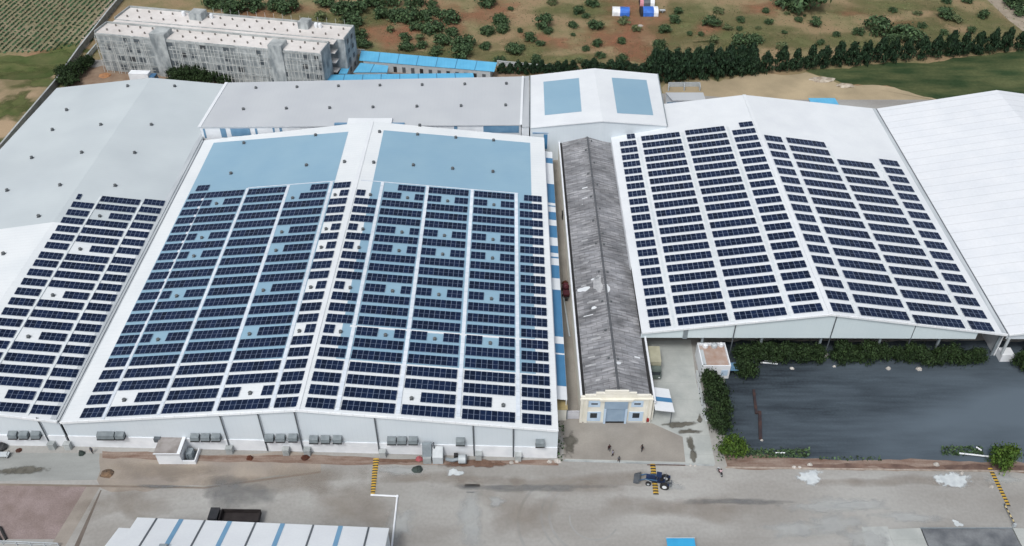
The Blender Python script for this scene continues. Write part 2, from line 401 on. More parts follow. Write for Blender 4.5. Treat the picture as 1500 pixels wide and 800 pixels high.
patch('service_lane', [(948, 500), (1012, 498), (1020, 560), (1036, 620), (1048, 681), (828, 676), (826, 650), (905, 640), (955, 618)], LANE)
patch('shed_forecourt', [(824, 620), (955, 620), (1000, 640), (1004, 677), (826, 672)], APRON, .010)
patch('side_alley', [(800, 200), (824, 200), (856, 618), (822, 640), (818, 560)], APRON, .008)
patch('loading_slab', [(-60, 663), (148, 664), (150, 680), (142, 703), (-60, 706)], SLAB_B)
patch('dirt_apron', [(146, 664), (470, 668), (470, 690), (300, 712), (148, 715), (142, 703)], mat('trodden_dirt_paving', lin((154, 145, 134)), lin((140, 133, 126)), .2, .92, spec=.15, big=.1, fine=.05), .008, rough=0.5)
patch('wall_foot_dirt', [(150, 661), (818, 676), (818, 682), (560, 681), (400, 677), (150, 671)], KERBSOIL, .012, rough=0.25)
patch('paver_yard', [(-80, 708), (128, 712), (80, 790), (-80, 790)], PAVER)
patch('foot_path', [(128, 711), (147, 712), (92, 806), (70, 806)], PATHC, .010)
patch('cinder_yard', [(1058, 500), (1600, 500), (1640, 690), (1090, 676), (1062, 640)], COAL, .008, rough=0.35)
patch('roadside_verge', [(1060, 664), (1180, 672), (1370, 674), (1640, 678), (1640, 694), (1380, 690), (1066, 685)], KERBSOIL, .014, rough=0.3)
patch('red_soil_bank', [(1175, 679), (1290, 681), (1480, 681), (1560, 683), (1560, 690), (1300, 688), (1190, 686)], REDSOIL, .020, rough=0.35)
patch('road_edge_line', [(470, 690), (300, 713), (-80, 707), (-80, 710), (300, 716), (470, 693)], mat('brown_joint', lin((118, 108, 98)), lin((132, 122, 112)), .5, .9), .014)
patch('path_joint', [(147, 718), (149, 718), (116, 800), (110, 806), (106, 806)], mat('dark_joint', lin((98, 90, 84)), lin((112, 104, 98)), .5, .9), .016)
patch('sandy_clearing', [(970, 128), (1040, 116), (1180, 106), (1235, 124), (1310, 128), (1400, 152), (1300, 165), (980, 150)], SAND, -.02, rough=1.2)
patch('grass_field', [(1180, 104), (1330, 92), (1700, 55), (1700, 170), (1380, 152), (1310, 128), (1235, 122)], FIELD, -.03, rough=0.9)
patch('crop_field', [(-260, -20), (178, -20), (172, 0), (132, 62), (60, 74), (-60, 80), (-260, 90)], CROPSOIL, -.03)
patch('grass_strip', [(-200, 88), (60, 78), (112, 66), (104, 96), (60, 116), (-200, 125)], DARKFIELD, -.035, rough=1.2)
patch('bare_soil_strip', [(-200, 122), (62, 114), (92, 98), (84, 126), (-30, 262), (-200, 290)], mat('pale_bare_soil', lin((158, 138, 112)), lin((116, 108, 78)), .1, .95, lo=.42, hi=.6, big=.12, fine=.1), -.04, rough=1.2)
patch('far_track', [(1440, -6), (1462, -6), (1520, 38), (1560, 66), (1520, 62), (1478, 30)], TRACK, -.03)
patch('boundary_track', [(168, -8), (186, -8), (150, 40), (116, 84), (104, 96), (112, 66)], TRACK, -.025)
patch('building_site_soil', [(120, 100), (150, 96), (520, 108), (760, 104), (760, 125), (85, 132)], DIRT, .012, rough=0.8)
for i, (px, py, rx, ry) in enumerate([(930, 26, 19, 24), (905, 60, 12, 15), (715, 20, 13, 9), (1120, 12, 10, 7), (1255, 18, 9, 4), (1325, 36, 8, 4), (560, 50, 14, 16), (800, 62, 12, 7), (600, 42, 5, 10), (390, 18, 16, 7), (935, 78, 9, 8), (1040, 40, 12, 8), (660, 30, 8, 12)]):
    p = at(px, py); decal('red_earth', p.x, p.y, rx, ry, REDPATCH, 300 + i, -.055 + .001 * i, .5)
for i, (px, py, rx, ry) in enumerate([(1000, 40, 12, 22), (1090, 45, 18, 14), (1200, 62, 26, 10), (1380, 55, 20, 14), (760, 78, 16, 9), (850, 15, 16, 10), (640, 80, 18, 10), (500, 30, 18, 14), (1300, 10, 22, 10), (820, 88, 16, 6), (1430, 30, 16, 16)]):
    p = at(px, py); decal('green_ground', p.x, p.y, rx, ry, GREENPATCH, 330 + i, -.041 + .0008 * i, .5)
GREENEDGE = mat('rough_green_growth', lin((78, 90, 52)), lin((98, 102, 66)), .3, .95, fine=.12, spec=.1, decal=(.7, .2, .95))
for i, (px, py, rx, ry) in enumerate([(14, 160, 7, 9), (28, 150, 4, 6), (62, 196, 3, 12), (36, 226, 4, 6), (72, 160, 4, 9), (10, 210, 5, 8), (100, 72, 7, 5), (20, 100, 18, 4), (60, 122, 10, 3)]):
    p = at(px, py); decal('green_growth', p.x, p.y, rx, ry, GREENEDGE, 400 + i, -.022 + .001 * i, .5)
DUSTY = mat('brown_dust_film', lin((148, 138, 126)), lin((136, 126, 116)), .3, .9, spec=.15, fine=.05, decal=(1.1, .25, .5))
for i, (px, py, rx, ry) in enumerate([(240, 690, 9, 2.6), (420, 705, 16, 3), (520, 740, 9, 5), (180, 740, 8, 4), (640, 700, 12, 2), (860, 706, 18, 2.4), (1010, 745, 14, 3), (760, 745, 8, 5), (1330, 705, 16, 1.6)]):
    p = at(px, py); decal('dust_film', p.x, p.y, rx, ry, DUSTY, 430 + i, .0225 + .0001 * i, .45)
# stains, spills and worn patches, each with an outline of its own
patchb('red_earth_spill', 699, 679.5, 5.2, 1.1, SPILLSOIL, 3, .110)
patchb('red_earth_spill', 585, 675, 4.4, .5, SPILLSOIL, 4, .113)
patchb('white_spill', 1186, 699, 2.6, 1.5, POWDER, 6, .116)
patchb('white_spill', 1395, 703, 3.2, 1.9, POWDER, 8, .119, .2)
patchb('white_spill', 666, 692, 1.6, .9, POWDER, 9, .122)
patchb('white_spill', 1402, 767, .8, .7, POWDER, 10, .125)
patchb('white_spill', 1470, 702, 3.5, 1.2, FADED, 16, .128)
for i, (px, py, rx, ry) in enumerate([(1215, 741, 8, 1.7), (1260, 740, 5, 1.4), (1222, 768, 6, 2.2), (1165, 775, 6, 1.6), (1270, 790, 5, 2.4), (590, 690, 4.5, 1.3), (727, 735, 1.6, 1.1), (690, 760, 2.6, 6), (585, 770, 2.2, 4), (985, 712, 2.4, 1.1), (1330, 758, 6, 1.2)]):
    patchb('pale_patch', px, py, rx, ry, FADED, 20 + i, .032 + .003 * i)
for i, (px, py, rx, ry) in enumerate([(345, 722, 7, 3.4), (1010, 632, 2.2, .7), (994, 622, 3.4, .8), (1012, 652, .8, 2.2), (1016, 668, .8, 1.4), (835, 650, 1.2, 3), (1025, 614, .5, 1.2), (30, 690, 5, 1), (240, 713, 6, .4), (780, 715, 12, 1.0), (1080, 735, 9, .8)]):
    patchb('dark_stain', px, py, rx, ry, DARKSTAIN if i not in (0, 8, 9, 10) else GREYSTAIN, 50 + i, .070 + .003 * i)
def scuff(px, py, r, w, a0, a1):
    c = at(px, py); mb = MB(); n = 30
    for k in range(n):
        t0, t1 = (rad(a0 + (a1 - a0) * q / n) for q in (k, k + 1))
        mb.face([(c.x + q * math.cos(t), c.y + q * math.sin(t), .014) for q, t in ((r, t0), (r + w, t0), (r + w, t1), (r, t1))])
    struct('tyre_mark', mb, TYRE)
scuff(868, 757, 7.2, .45, 95, 285); scuff(868, 757, 8.6, .4, 110, 270); scuff(845, 766, 9.8, .5, 120, 240); scuff(870, 760, 4.0, .3, 170, 330)
# kerb between road and cinder yard
kerb_a, kerb_b = at(1063, 685), at(1640, 693)
struct('kerb', MB().bar(kerb_a + Vector((0, 0, .07)), kerb_b + Vector((0, 0, .07)), .3, .14), mat('pale_kerb_stone', lin((170, 160, 150)), lin((140, 128, 118)), 1.2, .9))
kerb_a, kerb_b = at(826, 675), at(1046, 682)
struct('kerb', MB().bar(kerb_a + Vector((0, 0, .05)), kerb_b + Vector((0, 0, .05)), .3, .1), CONCRETE)
# ------------------------------------------------------------------ building helpers
UP = Vector((0, 0, 1))
def lift(p, d, n=UP): return Vector(p) + Vector(n) * d
def lerp(a, b, t): return Vector(a) * (1 - t) + Vector(b) * t
VENT_ME = None
VENTM = mat('turbine_blades', lin((120, 126, 128)), lin((92, 97, 100)), 3, .5, stripe=('X', .16, .5, .45))
def roof_vent(parent, p, s=1.0, kind='turbine'):
    """a turbine ventilator on its square curb, as a part of the roof it stands on"""
    global VENT_ME
    if VENT_ME is None:
        mb = MB()
        mb.box(-.42, .42, -.42, .42, -.1, .28, 0)
        mb.lathe((0, 0, 0), [(.30, .28), (.30, .5), (.44, .62), (.5, .8), (.42, .98), (.2, 1.06), (.02, 1.08)], 12, 1)
        me_o = mb.build('roof_vent', [D_GREY, VENTM])
        VENT_ME = me_o.data; bpy.data.objects.remove(me_o)
    o = bpy.data.objects.new('roof_vent', VENT_ME); C.objects.link(o)
    o.parent = parent; o.location = Vector(p) - ORG[parent.name]; o.scale = (s * .78, s * .78, s * .55)
    return o
def wall_plane(a, b):
    a, b = Vector(a), Vector(b); d = b - a
    return (a, Vector((d.y, -d.x, 0)).normalized())
def wallmesh(a, b, z0, za, zb, th=.25, back=1):
    """upright wall from a to b (top heights za, zb), thickness going away from the viewer"""
    a, b = Vector(a), Vector(b); d = (b - a); n = Vector((-d.y, d.x, 0)).normalized() * th * back
    P = lambda p, z: Vector((p.x, p.y, z))
    return MB().hexa([P(a, z0), P(b, z0), P(b + n, z0), P(a + n, z0)], [P(a, za), P(b, zb), P(b + n, zb), P(a + n, za)])
def roofslab(parent, quads, m, th=.22, name='roof'):
    mb = MB()
    for q in quads: mb.slab(q, th)
    return mb.build(name, m, parent)

# ------------------------------------------------------------------ the middle hall under the largest solar field
mFL, mRF, mFR = at(88, 618, 7), at(435, 600, 11.7), at(818, 630, 8)
mBL, mRB, mBR = at(300, 205, 7), at(545, 178, 11.7), at(797, 202, 8)
PL, PR = plane(mRF, mFL, mRB), plane(mRF, mFR, mRB)
mBL = onxy(mBL.x, mBL.y, PL); mBR = onxy(mBR.x, mBR.y, PR)
hall = thing('factory_hall', 'widest white factory hall in the middle with blue roof fields and the largest solar array', 'factory hall', (mRF.x, mRF.y, 0))
roofslab(hall, [[mFL, mRF, mRB, mBL], [mRF, mFR, mBR, mRB]], W_ROOF)
def sheet(parent, xys, pl, m, name, off=.035, th=.02):
    q = [onxy(x, y, pl) + pl[1] * off for x, y in xys]
    return MB().slab(q, th).build(name, m, parent)
sheet(hall, [(-77.9, 118.8), (-42.2, 117.2), (-42.2, 199.0), (-78.0, 199.9)], PL, B_ROOF, 'blue_roof_sheet')
sheet(hall, [(-32.95, 117.0), (4.5, 115.9), (4.7, 198.0), (-33.1, 199.2)], PR, B_ROOF, 'blue_roof_sheet')
# walls: grey-blue sheeting above, white masonry below, both following the rake of the roof
def rake(x):
    if x < mRF.x: return lerp(mFL, mRF, (x - mFL.x) / (mRF.x - mFL.x)).z
    return lerp(mRF, mFR, (x - mRF.x) / (mFR.x - mRF.x)).z
up = MB(); lo = MB()
for a, b in ((mFL, mRF), (mRF, mFR)):
    a2, b2 = a + Vector((0, .25, 0)), b + Vector((0, .25, 0))
    w = wallmesh(a2, b2, 2.9, a.z - .25, b.z - .25); up.hexa(w.v[:4], w.v[4:])
    w = wallmesh(a2 - Vector((0, .15, 0)), b2 - Vector((0, .15, 0)), 0, 2.9, 2.9, .4); lo.hexa(w.v[:4], w.v[4:])
up.build('front_wall', S_WALL, hall); lo.build('plinth_wall', W_WALL, hall)
MB().hexa([(mFR.x - .3, mFR.y + .6, 0), (mFR.x, mFR.y + .6, 0), (mBR.x, mBR.y - .3, 0), (mBR.x - .3, mBR.y - .3, 0)],
          [(mFR.x - .3, mFR.y + .6, 7.75), (mFR.x, mFR.y + .6, 7.75), (mBR.x, mBR.y - .3, 7.75), (mBR.x - .3, mBR.y - .3, 7.75)]).build('side_wall', W_WALL, hall)
w = wallmesh((mBL.x, mBL.y - .3, 0), (mRB.x, mRB.y - .3, 0), 0, mBL.z - .25, mRB.z - .25, .2, -1); w2 = wallmesh((mRB.x, mRB.y - .3, 0), (mBR.x, mBR.y - .3, 0), 0, mRB.z - .25, mBR.z - .25, .2, -1)
MB().hexa(w.v[:4], w.v[4:]).hexa(w2.v[:4], w2.v[4:]).build('back_wall', W_WALL, hall)
tr = MB()
for a, b in ((mFL, mRF), (mRF, mFR)):
    tr.bar(a + Vector((0, -.12, -.12)), b + Vector((0, -.12, -.12)), .2, .5)
tr.build('verge_trim', TRIM, hall)
MB().bar(lift(mRF, .06), lift(mRB, .06), .9, .1).build('ridge_cap', W_ROOF2, hall)
wp = wall_plane(mFL + Vector((0, .25, 0)), mFR + Vector((0, .25, 0)))
for tx, ty in ((322.4, 608.7), (377.8, 606), (431.6, 604), (548.5, 611), (693, 624), (752, 627)):
    p = onp(tx, ty, wp)
    MB().tube([(p.x, p.y - .22, rake(p.x) - .45), (p.x, p.y - .22, .25)], .13, 6).build('downpipe', D_GREY, hall)
def wallbox(px, py, parent, wp_, hgt=1.45):
    p = onp(px, py, wp_)
    MB().box(p.x - .55, p.x + .55, p.y - 1.15, p.y - .16, 0, hgt).box(p.x - .62, p.x + .62, p.y - 1.22, p.y - .15, hgt, hgt + .1).build('rain_chamber', CONCRETE, parent)
for q in ((337, 653), (420, 656), (451, 657), (561, 659), (701, 660), (759, 661)): wallbox(*q, hall, wp)
HOODM = mat('hood_sheet', lin((124, 133, 137)), lin((106, 115, 120)), 1.0, .5)
def hood(px, py, parent, wp_):
    p = onp(px, py, wp_)
    mb = MB(); x0, x1, y, z = p.x - .78, p.x + .78, p.y - .02, p.z
    mb.hexa([(x0, y - 1.0, z - .55), (x1, y - 1.0, z - .55), (x1, y, z - .55), (x0, y, z - .55)], [(x0, y - .85, z + .2), (x1, y - .85, z + .2), (x1, y, z + .5), (x0, y, z + .5)], 0)
    mb.box(x0 - .04, x1 + .04, y - 1.05, y, z - .8, z - .56, 1)
    mb.build('louvre_hood', [HOODM, BLACK], parent)
for q in ((149.8, 634.4), (162.4, 634.4), (176.6, 634.4), (286.3, 637), (301.8, 637), (317, 637), (395, 638), (411.5, 638), (429.7, 637.6), (460, 640), (477, 640), (494.5, 640), (574, 641.6), (589, 641.6), (605.5, 641.6), (674.5, 643), (791, 645.4)):
    hood(*q, hall, wp)
for px, py in ((449, 243), (504.7, 238), (462.4, 199), (357.5, 210.5), (338.5, 255)): roof_vent(hall, onp(px, py, PL), 1.05)
for px, py in ((547.5, 239), (605.5, 243), (663, 248), (722, 252.5), (556, 194), (611.7, 198), (667.6, 202.5), (723, 206.5), (615, 184.6)): roof_vent(hall, onp(px, py, PR), 1.05)
# lean-to canopy along the alley, white with blue panels
lt = MB(); y0, y1 = 112.5, mBR.y - 2
def cx(y): return lerp(mFR, mBR, (y - mFR.y) / (mBR.y - mFR.y)).x
zc = 5.2
LW = 2.15
lt.slab([(cx(y0) + .05, y0, zc), (cx(y0) + LW, y0, zc - .3), (cx(y1) + LW, y1, zc - .3), (cx(y1) + .05, y1, zc)], .12)
lt.build('lean_to_roof', W_ROOF2, hall)
for pa0, pa1 in ((566, 520), (517.7, 504), (493.6, 425), (408, 389), (378.7, 376.6), (371, 360.5), (348.5, 331), (322.5, 311), (303.2, 301.5), (297.7, 270), (239.6, 232)):
    ya, yb = at(815, pa0, 4.95).y, at(815, pa1, 4.95).y
    MB().slab([(cx(y) + dx, y, zc + dz) for y, dx, dz in ((ya, .35, -.04), (ya, LW - .02, -.275), (yb, LW - .02, -.275), (yb, .35, -.04))], .02).build('blue_canopy_panel', B_BAND, hall)
MB().hexa([(cx(y0) + LW - .25, y0, 0), (cx(y0) + LW - .1, y0, 0), (cx(y1) + LW - .1, y1, 0), (cx(y1) + LW - .25, y1, 0)], [(cx(y0) + LW - .25, y0, 4.7), (cx(y0) + LW - .1, y0, 4.7), (cx(y1) + LW - .1, y1, 4.7), (cx(y1) + LW - .25, y1, 4.7)]).build('lean_to_wall', W_WALL, hall)

# ------------------------------------------------------------------ the left hall
lF, lB = Vector((mFL.x - .05, mFL.y, 7)), at(332, 122, 7)
lRF, lRB = Vector((-103.6, 105.75, 10.75)), at(222, 115, 10.75)
PLL = plane(at(86, 618, 7), at(332, 122, 7), at(222, 115, 10.5))
lRF, lRB = onxy(-103.5, 105.75, PLL), onxy(-102.8, 229.6, PLL)
lB = onxy(-81.6, 232.5, PLL); lF = onxy(-81.9, 105.4, PLL)
oF, oB = Vector((-137.0, 106, 7.2)), at(83, 129, 7.2)
left = thing('factory_hall', 'left white and pale grey factory hall with solar panels on its right slope', 'factory hall', (lRF.x, lRF.y, 0))
def cut(y, x0, pl): return onxy(x0, y, pl)
PLO = plane(lRF, oF, lRB)
ysp = 160.5
r0, r1 = lerp(lRF, lRB, (ysp - lRF.y) / (lRB.y - lRF.y)), None
e0 = lerp(lF, lB, (ysp + 2 - lF.y) / (lB.y - lF.y)); g0 = lerp(oF, oB, (ysp - 2 - oF.y) / (oB.y - oF.y))
roofslab(left, [[lRF, lF, e0, r0], [oF, lRF, r0, g0]], W_ROOF, name='white_roof')
roofslab(left, [[r0, e0, lB, lRB], [g0, r0, lRB, oB]], G_ROOF, name='grey_roof')
w = wallmesh(lRF + Vector((0, .3, 0)), lF + Vector((0, .25, 0)), 2.9, lRF.z - .3, lF.z - .3); w2 = wallmesh(oF + Vector((0, .3, 0)), lRF + Vector((0, .3, 0)), 2.9, oF.z - .3, lRF.z - .3)
MB().hexa(w.v[:4], w.v[4:]).hexa(w2.v[:4], w2.v[4:]).build('front_wall', S_WALL, left)
w = wallmesh(oF + Vector((0, .15, 0)), lF + Vector((0, .1, 0)), 0, 2.9, 2.9, .4)
MB().hexa(w.v[:4], w.v[4:]).build('plinth_wall', W_WALL, left)
MB().hexa([(oF.x, oF.y + .7, 0), (oF.x + .3, oF.y + .7, 0), (oB.x + .3, oB.y, 0), (oB.x, oB.y, 0)], [(oF.x, oF.y + .7, 6.9), (oF.x + .3, oF.y + .7, 6.9), (oB.x + .3, oB.y, 6.9), (oB.x, oB.y, 6.9)]).build('side_wall', W_WALL, left)
w = wallmesh(oB, lRB, 0, oB.z - .3, lRB.z - .3, .3, -1); w2 = wallmesh(lRB, lB, 0, lRB.z - .3, lB.z - .3, .3, -1)
MB().hexa(w.v[:4], w.v[4:]).hexa(w2.v[:4], w2.v[4:]).build('back_wall', W_WALL, left)
MB().bar(lRF + Vector((0, -.1, -.12)), lF + Vector((0, -.1, -.12)), .2, .5).bar(oF + Vector((0, -.1, -.12)), lRF + Vector((0, -.1, -.12)), .2, .5).build('verge_trim', TRIM, left)
MB().bar(lF + Vector((-.75, .3, .2)), lB + Vector((-.75, -.3, .2)), 1.2, .06).build('gutter', GUTTER, left)
va, vb = (lF + mFL) / 2 + Vector((0, .3, -.02)), (lerp(lF, lB, (mBL.y - lF.y) / (lB.y - lF.y)) + mBL) / 2 + Vector((0, 0, -.02))
MB().bar(va, vb, .85, .08).build('valley_channel', GUTTER, left)
MB().bar(va + Vector((.1, 0, .06)), vb + Vector((.1, 0, .06)), .16, .05).build('valley_seam', D_GREY, left)
lwp = wall_plane(oF + Vector((0, .25, 0)), lF + Vector((0, .25, 0)))
for q in ((20, 633.6), (36, 633.6), (53.5, 633.6)): hood(*q, left, lwp)
p = onp(57, 616, lwp); MB().tube([(p.x, p.y - .22, 8.0), (p.x, p.y - .22, .25)], .13, 6).build('downpipe', D_GREY, left)
for q in ((79, 650), (102, 650)): wallbox(*q, left, lwp)
for px, py in ((256, 127), (148, 183.5), (222, 183.5), (187.3, 126.8), (120, 224.3), (197.5, 224.6), (88.3, 272), (169, 272.8), (57, 317.7), (77, 190.8), (46.8, 231.8), (10.7, 279.7), (5.4, 372.6), (97.7, 161.6)):
    q = onp(px, py, PLL)
    if q.x < lRF.x: q = onp(px, py, PLO)
    roof_vent(left, q, 1.05)

# ------------------------------------------------------------------ rear grey shed behind the middle hall
bFL, bFR, bBR, bBL = at(292, 186, 10.1), at(763, 183, 10.1), at(766, 112, 11.2), at(332, 121, 11.2)
rear = thing('rear_shed', 'long flat grey roofed shed behind the middle hall with two rows of small vents', 'shed', (bFL.x, bFL.y, 0))
roofslab(rear, [[bFL, bFR, bBR, bBL]], G_ROOF2)
w = wallmesh(bFL + Vector((0, .3, 0)), bFR + Vector((0, .3, 0)), 0, 9.85, 9.85, .3); MB().hexa(w.v[:4], w.v[4:]).build('front_wall', W_WALL, rear)
w = wallmesh(bBL, bBR, 0, 10.9, 10.9, .3, -1); MB().hexa(w.v[:4], w.v[4:]).build('back_wall', W_WALL, rear)
MB().hexa([(bFL.x, bFL.y + .6, 0), (bFL.x + .3, bFL.y + .6, 0), (bBL.x + .3, bBL.y, 0), (bBL.x, bBL.y, 0)], [(bFL.x, bFL.y + .6, 9.85), (bFL.x + .3, bFL.y + .6, 9.85), (bBL.x + .3, bBL.y, 10.9), (bBL.x, bBL.y, 10.9)]).build('side_wall', W_WALL, rear)
MB().bar(bFL + Vector((0, -.05, .08)), bBL + Vector((0, 0, .08)), .8, .12).build('verge_trim', W_ROOF2, rear); MB().bar(bFR + Vector((0, -.05, .08)), bBR + Vector((0, 0, .08)), .6, .14).build('verge_trim', W_ROOF2, rear)
rwp = wall_plane(bFL + Vector((0, .3, 0)), bFR + Vector((0, .3, 0)))
for x0, x1, ya, yb in ((297, 303, 188.5, 202), (322, 333, 188, 201), (337, 368, 188, 199), (373, 378, 188, 197), (399, 403, 187, 194), (409, 414, 187, 194), (665, 670, 184.5, 190), (708, 760, 184, 194)):
    a, b = onp(x0, ya, rwp), onp(x1, yb, rwp)
    f = MB().box(a.x, b.x, a.y - .08, a.y + .02, b.z, a.z - .05).build('window', GLASS_B, rear)
for row in (((93, 485), (318, 480), (545, 475), (772, 471), (1003, 468), (1236, 464), (1464, 461)), ((25, 601), (260, 597), (497, 594), (734, 590), (974, 586), (1216, 583), (1460, 579))):
    for x, y in row: roof_vent(rear, onp(350 + x / 3.7375, y / 3.7375, plane(bFL, bFR, bBR)), 1.05)
# raised monitor where the middle hall's ridge meets the rear shed
m0, m1 = at(508, 181, 10.9), at(573, 181, 10.9)
mon = thing('ridge_monitor', 'small white ridge housing with blue side windows between middle hall and rear shed', 'roof housing', (m0.x, m0.y, 9.5))
MB().hexa([(m0.x, m0.y, 10.2), (m1.x, m1.y, 10.2), (m1.x, m1.y + 4, 10.2), (m0.x, m0.y + 4, 10.2)], [(m0.x, m0.y, 10.7), (m1.x, m1.y, 10.7), (m1.x, m1.y + 3, 10.8), (m0.x, m0.y + 3, 10.8)]).build('housing', W_ROOF2, mon)
for xa, xb in ((m0.x - 3.4, m0.x - .05), (m1.x + .05, m1.x + 3.4)):
    MB().box(xa, xb, m0.y + .2, m0.y + 1.1, 10.2, 10.55).build('side_window', GLASS_B, mon)
# narrow grey link roof between rear shed and the hall with two blue panels
k0, k1, k2, k3 = at(764.5, 186, 10.3), at(775, 186, 10.0), at(775, 111, 10.0), at(766.5, 112, 10.6)
link = thing('link_roof', 'narrow grey link roof between the rear shed and the white hall with two blue panels', 'roof', (k0.x, k0.y, 0))
roofslab(link, [[k0, k1, k2, k3]], G_ROOF2)
w = wallmesh(k0 + Vector((0, .2, 0)), k1 + Vector((0, .2, 0)), 0, 9.8, 9.7, .3); MB().hexa(w.v[:4], w.v[4:]).build('front_wall', W_WALL, link)

# ------------------------------------------------------------------ white hall with two blue roof panels
nFL, nRF, nFR = at(777, 187, 10), at(883, 177.5, 12.4), at(977, 184, 10)
nBL, nRB, nBR = at(777, 111, 10), at(870, 100, 12.4), at(963, 107.5, 10)
NL, NR = plane(nRF, nFL, nRB), plane(nRF, nFR, nRB)
nBL, nBR = onxy(nBL.x, nBL.y, NL), onxy(nBR.x, nBR.y, NR)
nh = thing('factory_hall', 'smaller white hall at the back with two square blue roof panels', 'factory hall', (nRF.x, nRF.y, 0))
roofslab(nh, [[nFL, nRF, nRB, nBL], [nRF, nFR, nBR, nRB]], W_ROOF2)
for pts, pl in ((((798, 169), (852, 163.5), (848, 114.5), (796, 120)), NL), (((904, 166), (957, 169), (947, 117.5), (896, 114)), NR)):
    MB().slab([onp(x, y, pl) + pl[1] * .05 for x, y in pts], .02).build('blue_roof_sheet', B_ROOF, nh)
w = wallmesh(nFL + Vector((0, .3, 0)), nRF + Vector((0, .3, 0)), 0, nFL.z - .25, nRF.z - .25); w2 = wallmesh(nRF + Vector((0, .3, 0)), nFR + Vector((0, .3, 0)), 0, nRF.z - .25, nFR.z - .25)
MB().hexa(w.v[:4], w.v[4:]).hexa(w2.v[:4], w2.v[4:]).build('front_wall', S_WALL, nh)
for a, b in ((nFL, nBL), (nFR, nBR)):
    s_ = 1 if a is nFL else -1
    MB().hexa([(a.x, a.y + .6, 0), (a.x + .3 * s_, a.y + .6, 0), (b.x + .3 * s_, b.y, 0), (b.x, b.y, 0)][::s_], [(a.x, a.y + .6, a.z - .25), (a.x + .3 * s_, a.y + .6, a.z - .25), (b.x + .3 * s_, b.y, b.z - .25), (b.x, b.y, b.z - .25)][::s_]).build('side_wall', W_WALL, nh)
MB().bar(nFL + Vector((-.1, .2, .02)), nBL + Vector((-.1, 0, .02)), .25, .2).bar(nFR + Vector((.1, .2, .02)), nBR + Vector((.1, 0, .02)), .25, .2).build('gutter', M_GREY, nh)
q0 = at(780, 190, 8.4); q1 = at(803, 190, 8.4)
MB().box(q0.x, q1.x, q0.y - 1.6, q0.y - .05, 8.2, 8.35).build('entrance_canopy', B_BAND, nh)
MB().box(q1.x - 1.2, q1.x - .2, nFL.y + .1, nFL.y + .28, 3.4, 7.9).build('window', B_BAND, nh)

# grey outbuilding beside it
g0_, g1_, g2_, g3_ = at(985, 147, 3.6), at(1034, 147, 3.6), at(1030, 135.5, 3.6), at(975, 135.5, 3.6)
ob = thing('outbuilding', 'low grey outbuilding between the small white hall and the sandy clearing', 'outbuilding', ((g0_.x + g1_.x) / 2, g0_.y, 0))
roofslab(ob, [[g0_, g1_, g2_, g3_]], G_ROOF2, .2)
MB().prism([(g0_.x + .3, g0_.y + .3), (g1_.x - .3, g1_.y + .3), (g2_.x - .3, g2_.y - .3), (g3_.x + .3, g3_.y - .3)], 0, 3.38).build('wall', W_WALL, ob)
MB().box(g0_.x - 1.4, g0_.x + 2.5, g0_.y + .14, g0_.y + .29, 1.6, 2.8).build('window', GLASS_B, ob)
pen = thing('pen_wall', 'roofless pale walled pen behind the low grey outbuilding', 'enclosure', at(1008, 130, 0))
pa, pb_, pc, pd = at(979, 133.5, 0), at(1025, 133, 0), at(1024, 126.5, 0), at(979, 127, 0)
for a, b in ((pa, pd), (pd, pc), (pc, pb_), (lerp(pa, pb_, .5), lerp(pd, pc, .5))):
    MB().bar(a + Vector((0, 0, .7)), b + Vector((0, 0, .7)), .3, 1.4).build('low_wall', L_GREY, pen)

# ------------------------------------------------------------------ old shed with the weathered roof and the cream front
YF = 111.35
oL0, oR0 = at(853, 618, 0), at(951, 618, 0)
e_fl, e_fr = Vector((oL0.x + .4, YF + .5, 5.4)), Vector((oR0.x - .2, YF + .5, 5.4))
rg_f = Vector(((e_fl.x + e_fr.x) / 2, YF + .5, 7.4)); rg_b = at(857, 190, 7.4)
e_bl, e_br = at(822, 196, 5.4), at(894, 196, 5.4)
e_bl.y = e_br.y = rg_b.y = 203.6
rg_b.x = (e_bl.x + e_br.x) / 2
old = thing('old_shed', 'long narrow old shed with dark weathered corrugated roof and cream stepped front', 'shed', (rg_f.x, YF, 0))
roofslab(old, [[e_fl, rg_f, rg_b, e_bl], [rg_f, e_fr, e_br, rg_b]], ASBESTOS, .1)
OPL, OPR = plane(rg_f, e_fl, rg_b), plane(rg_f, e_fr, rg_b)
MB().bar(lift(rg_f, .05), lift(rg_b, .05), .45, .12).build('ridge_cap', ASBESTOS_CAP, old)
for a, b, dx in ((e_fl, e_bl, -1), (e_fr, e_br, 1)):
    MB().bar(a + Vector((dx * .75, -.4, .12)), b + Vector((dx * .75, 0, .12)), .35, .5).build('eaves_kerb', W_WALL, old)
    MB().bar(a + Vector((dx * .33, 0, -.12)), b + Vector((dx * .33, 0, -.12)), .5, .1).build('gutter', BLACK, old)  # black strip paints the shadow lying inside the pale eaves edge
    MB().bar(a + Vector((dx * .7, 0, -2.85)), b + Vector((dx * .7, 0, -2.85)), .3, 5.2).build('side_wall', CREAM, old)
MB().bar(Vector((e_bl.x, 203.5, 2.6)), Vector((e_br.x, 203.5, 2.6)), .3, 5.2).build('back_wall', CREAM, old)
RW = random.Random(21)
pale_sheet = mat('newer_pale_sheet', lin((176, 178, 180)), lin((150, 152, 155)), 1.2, .8)
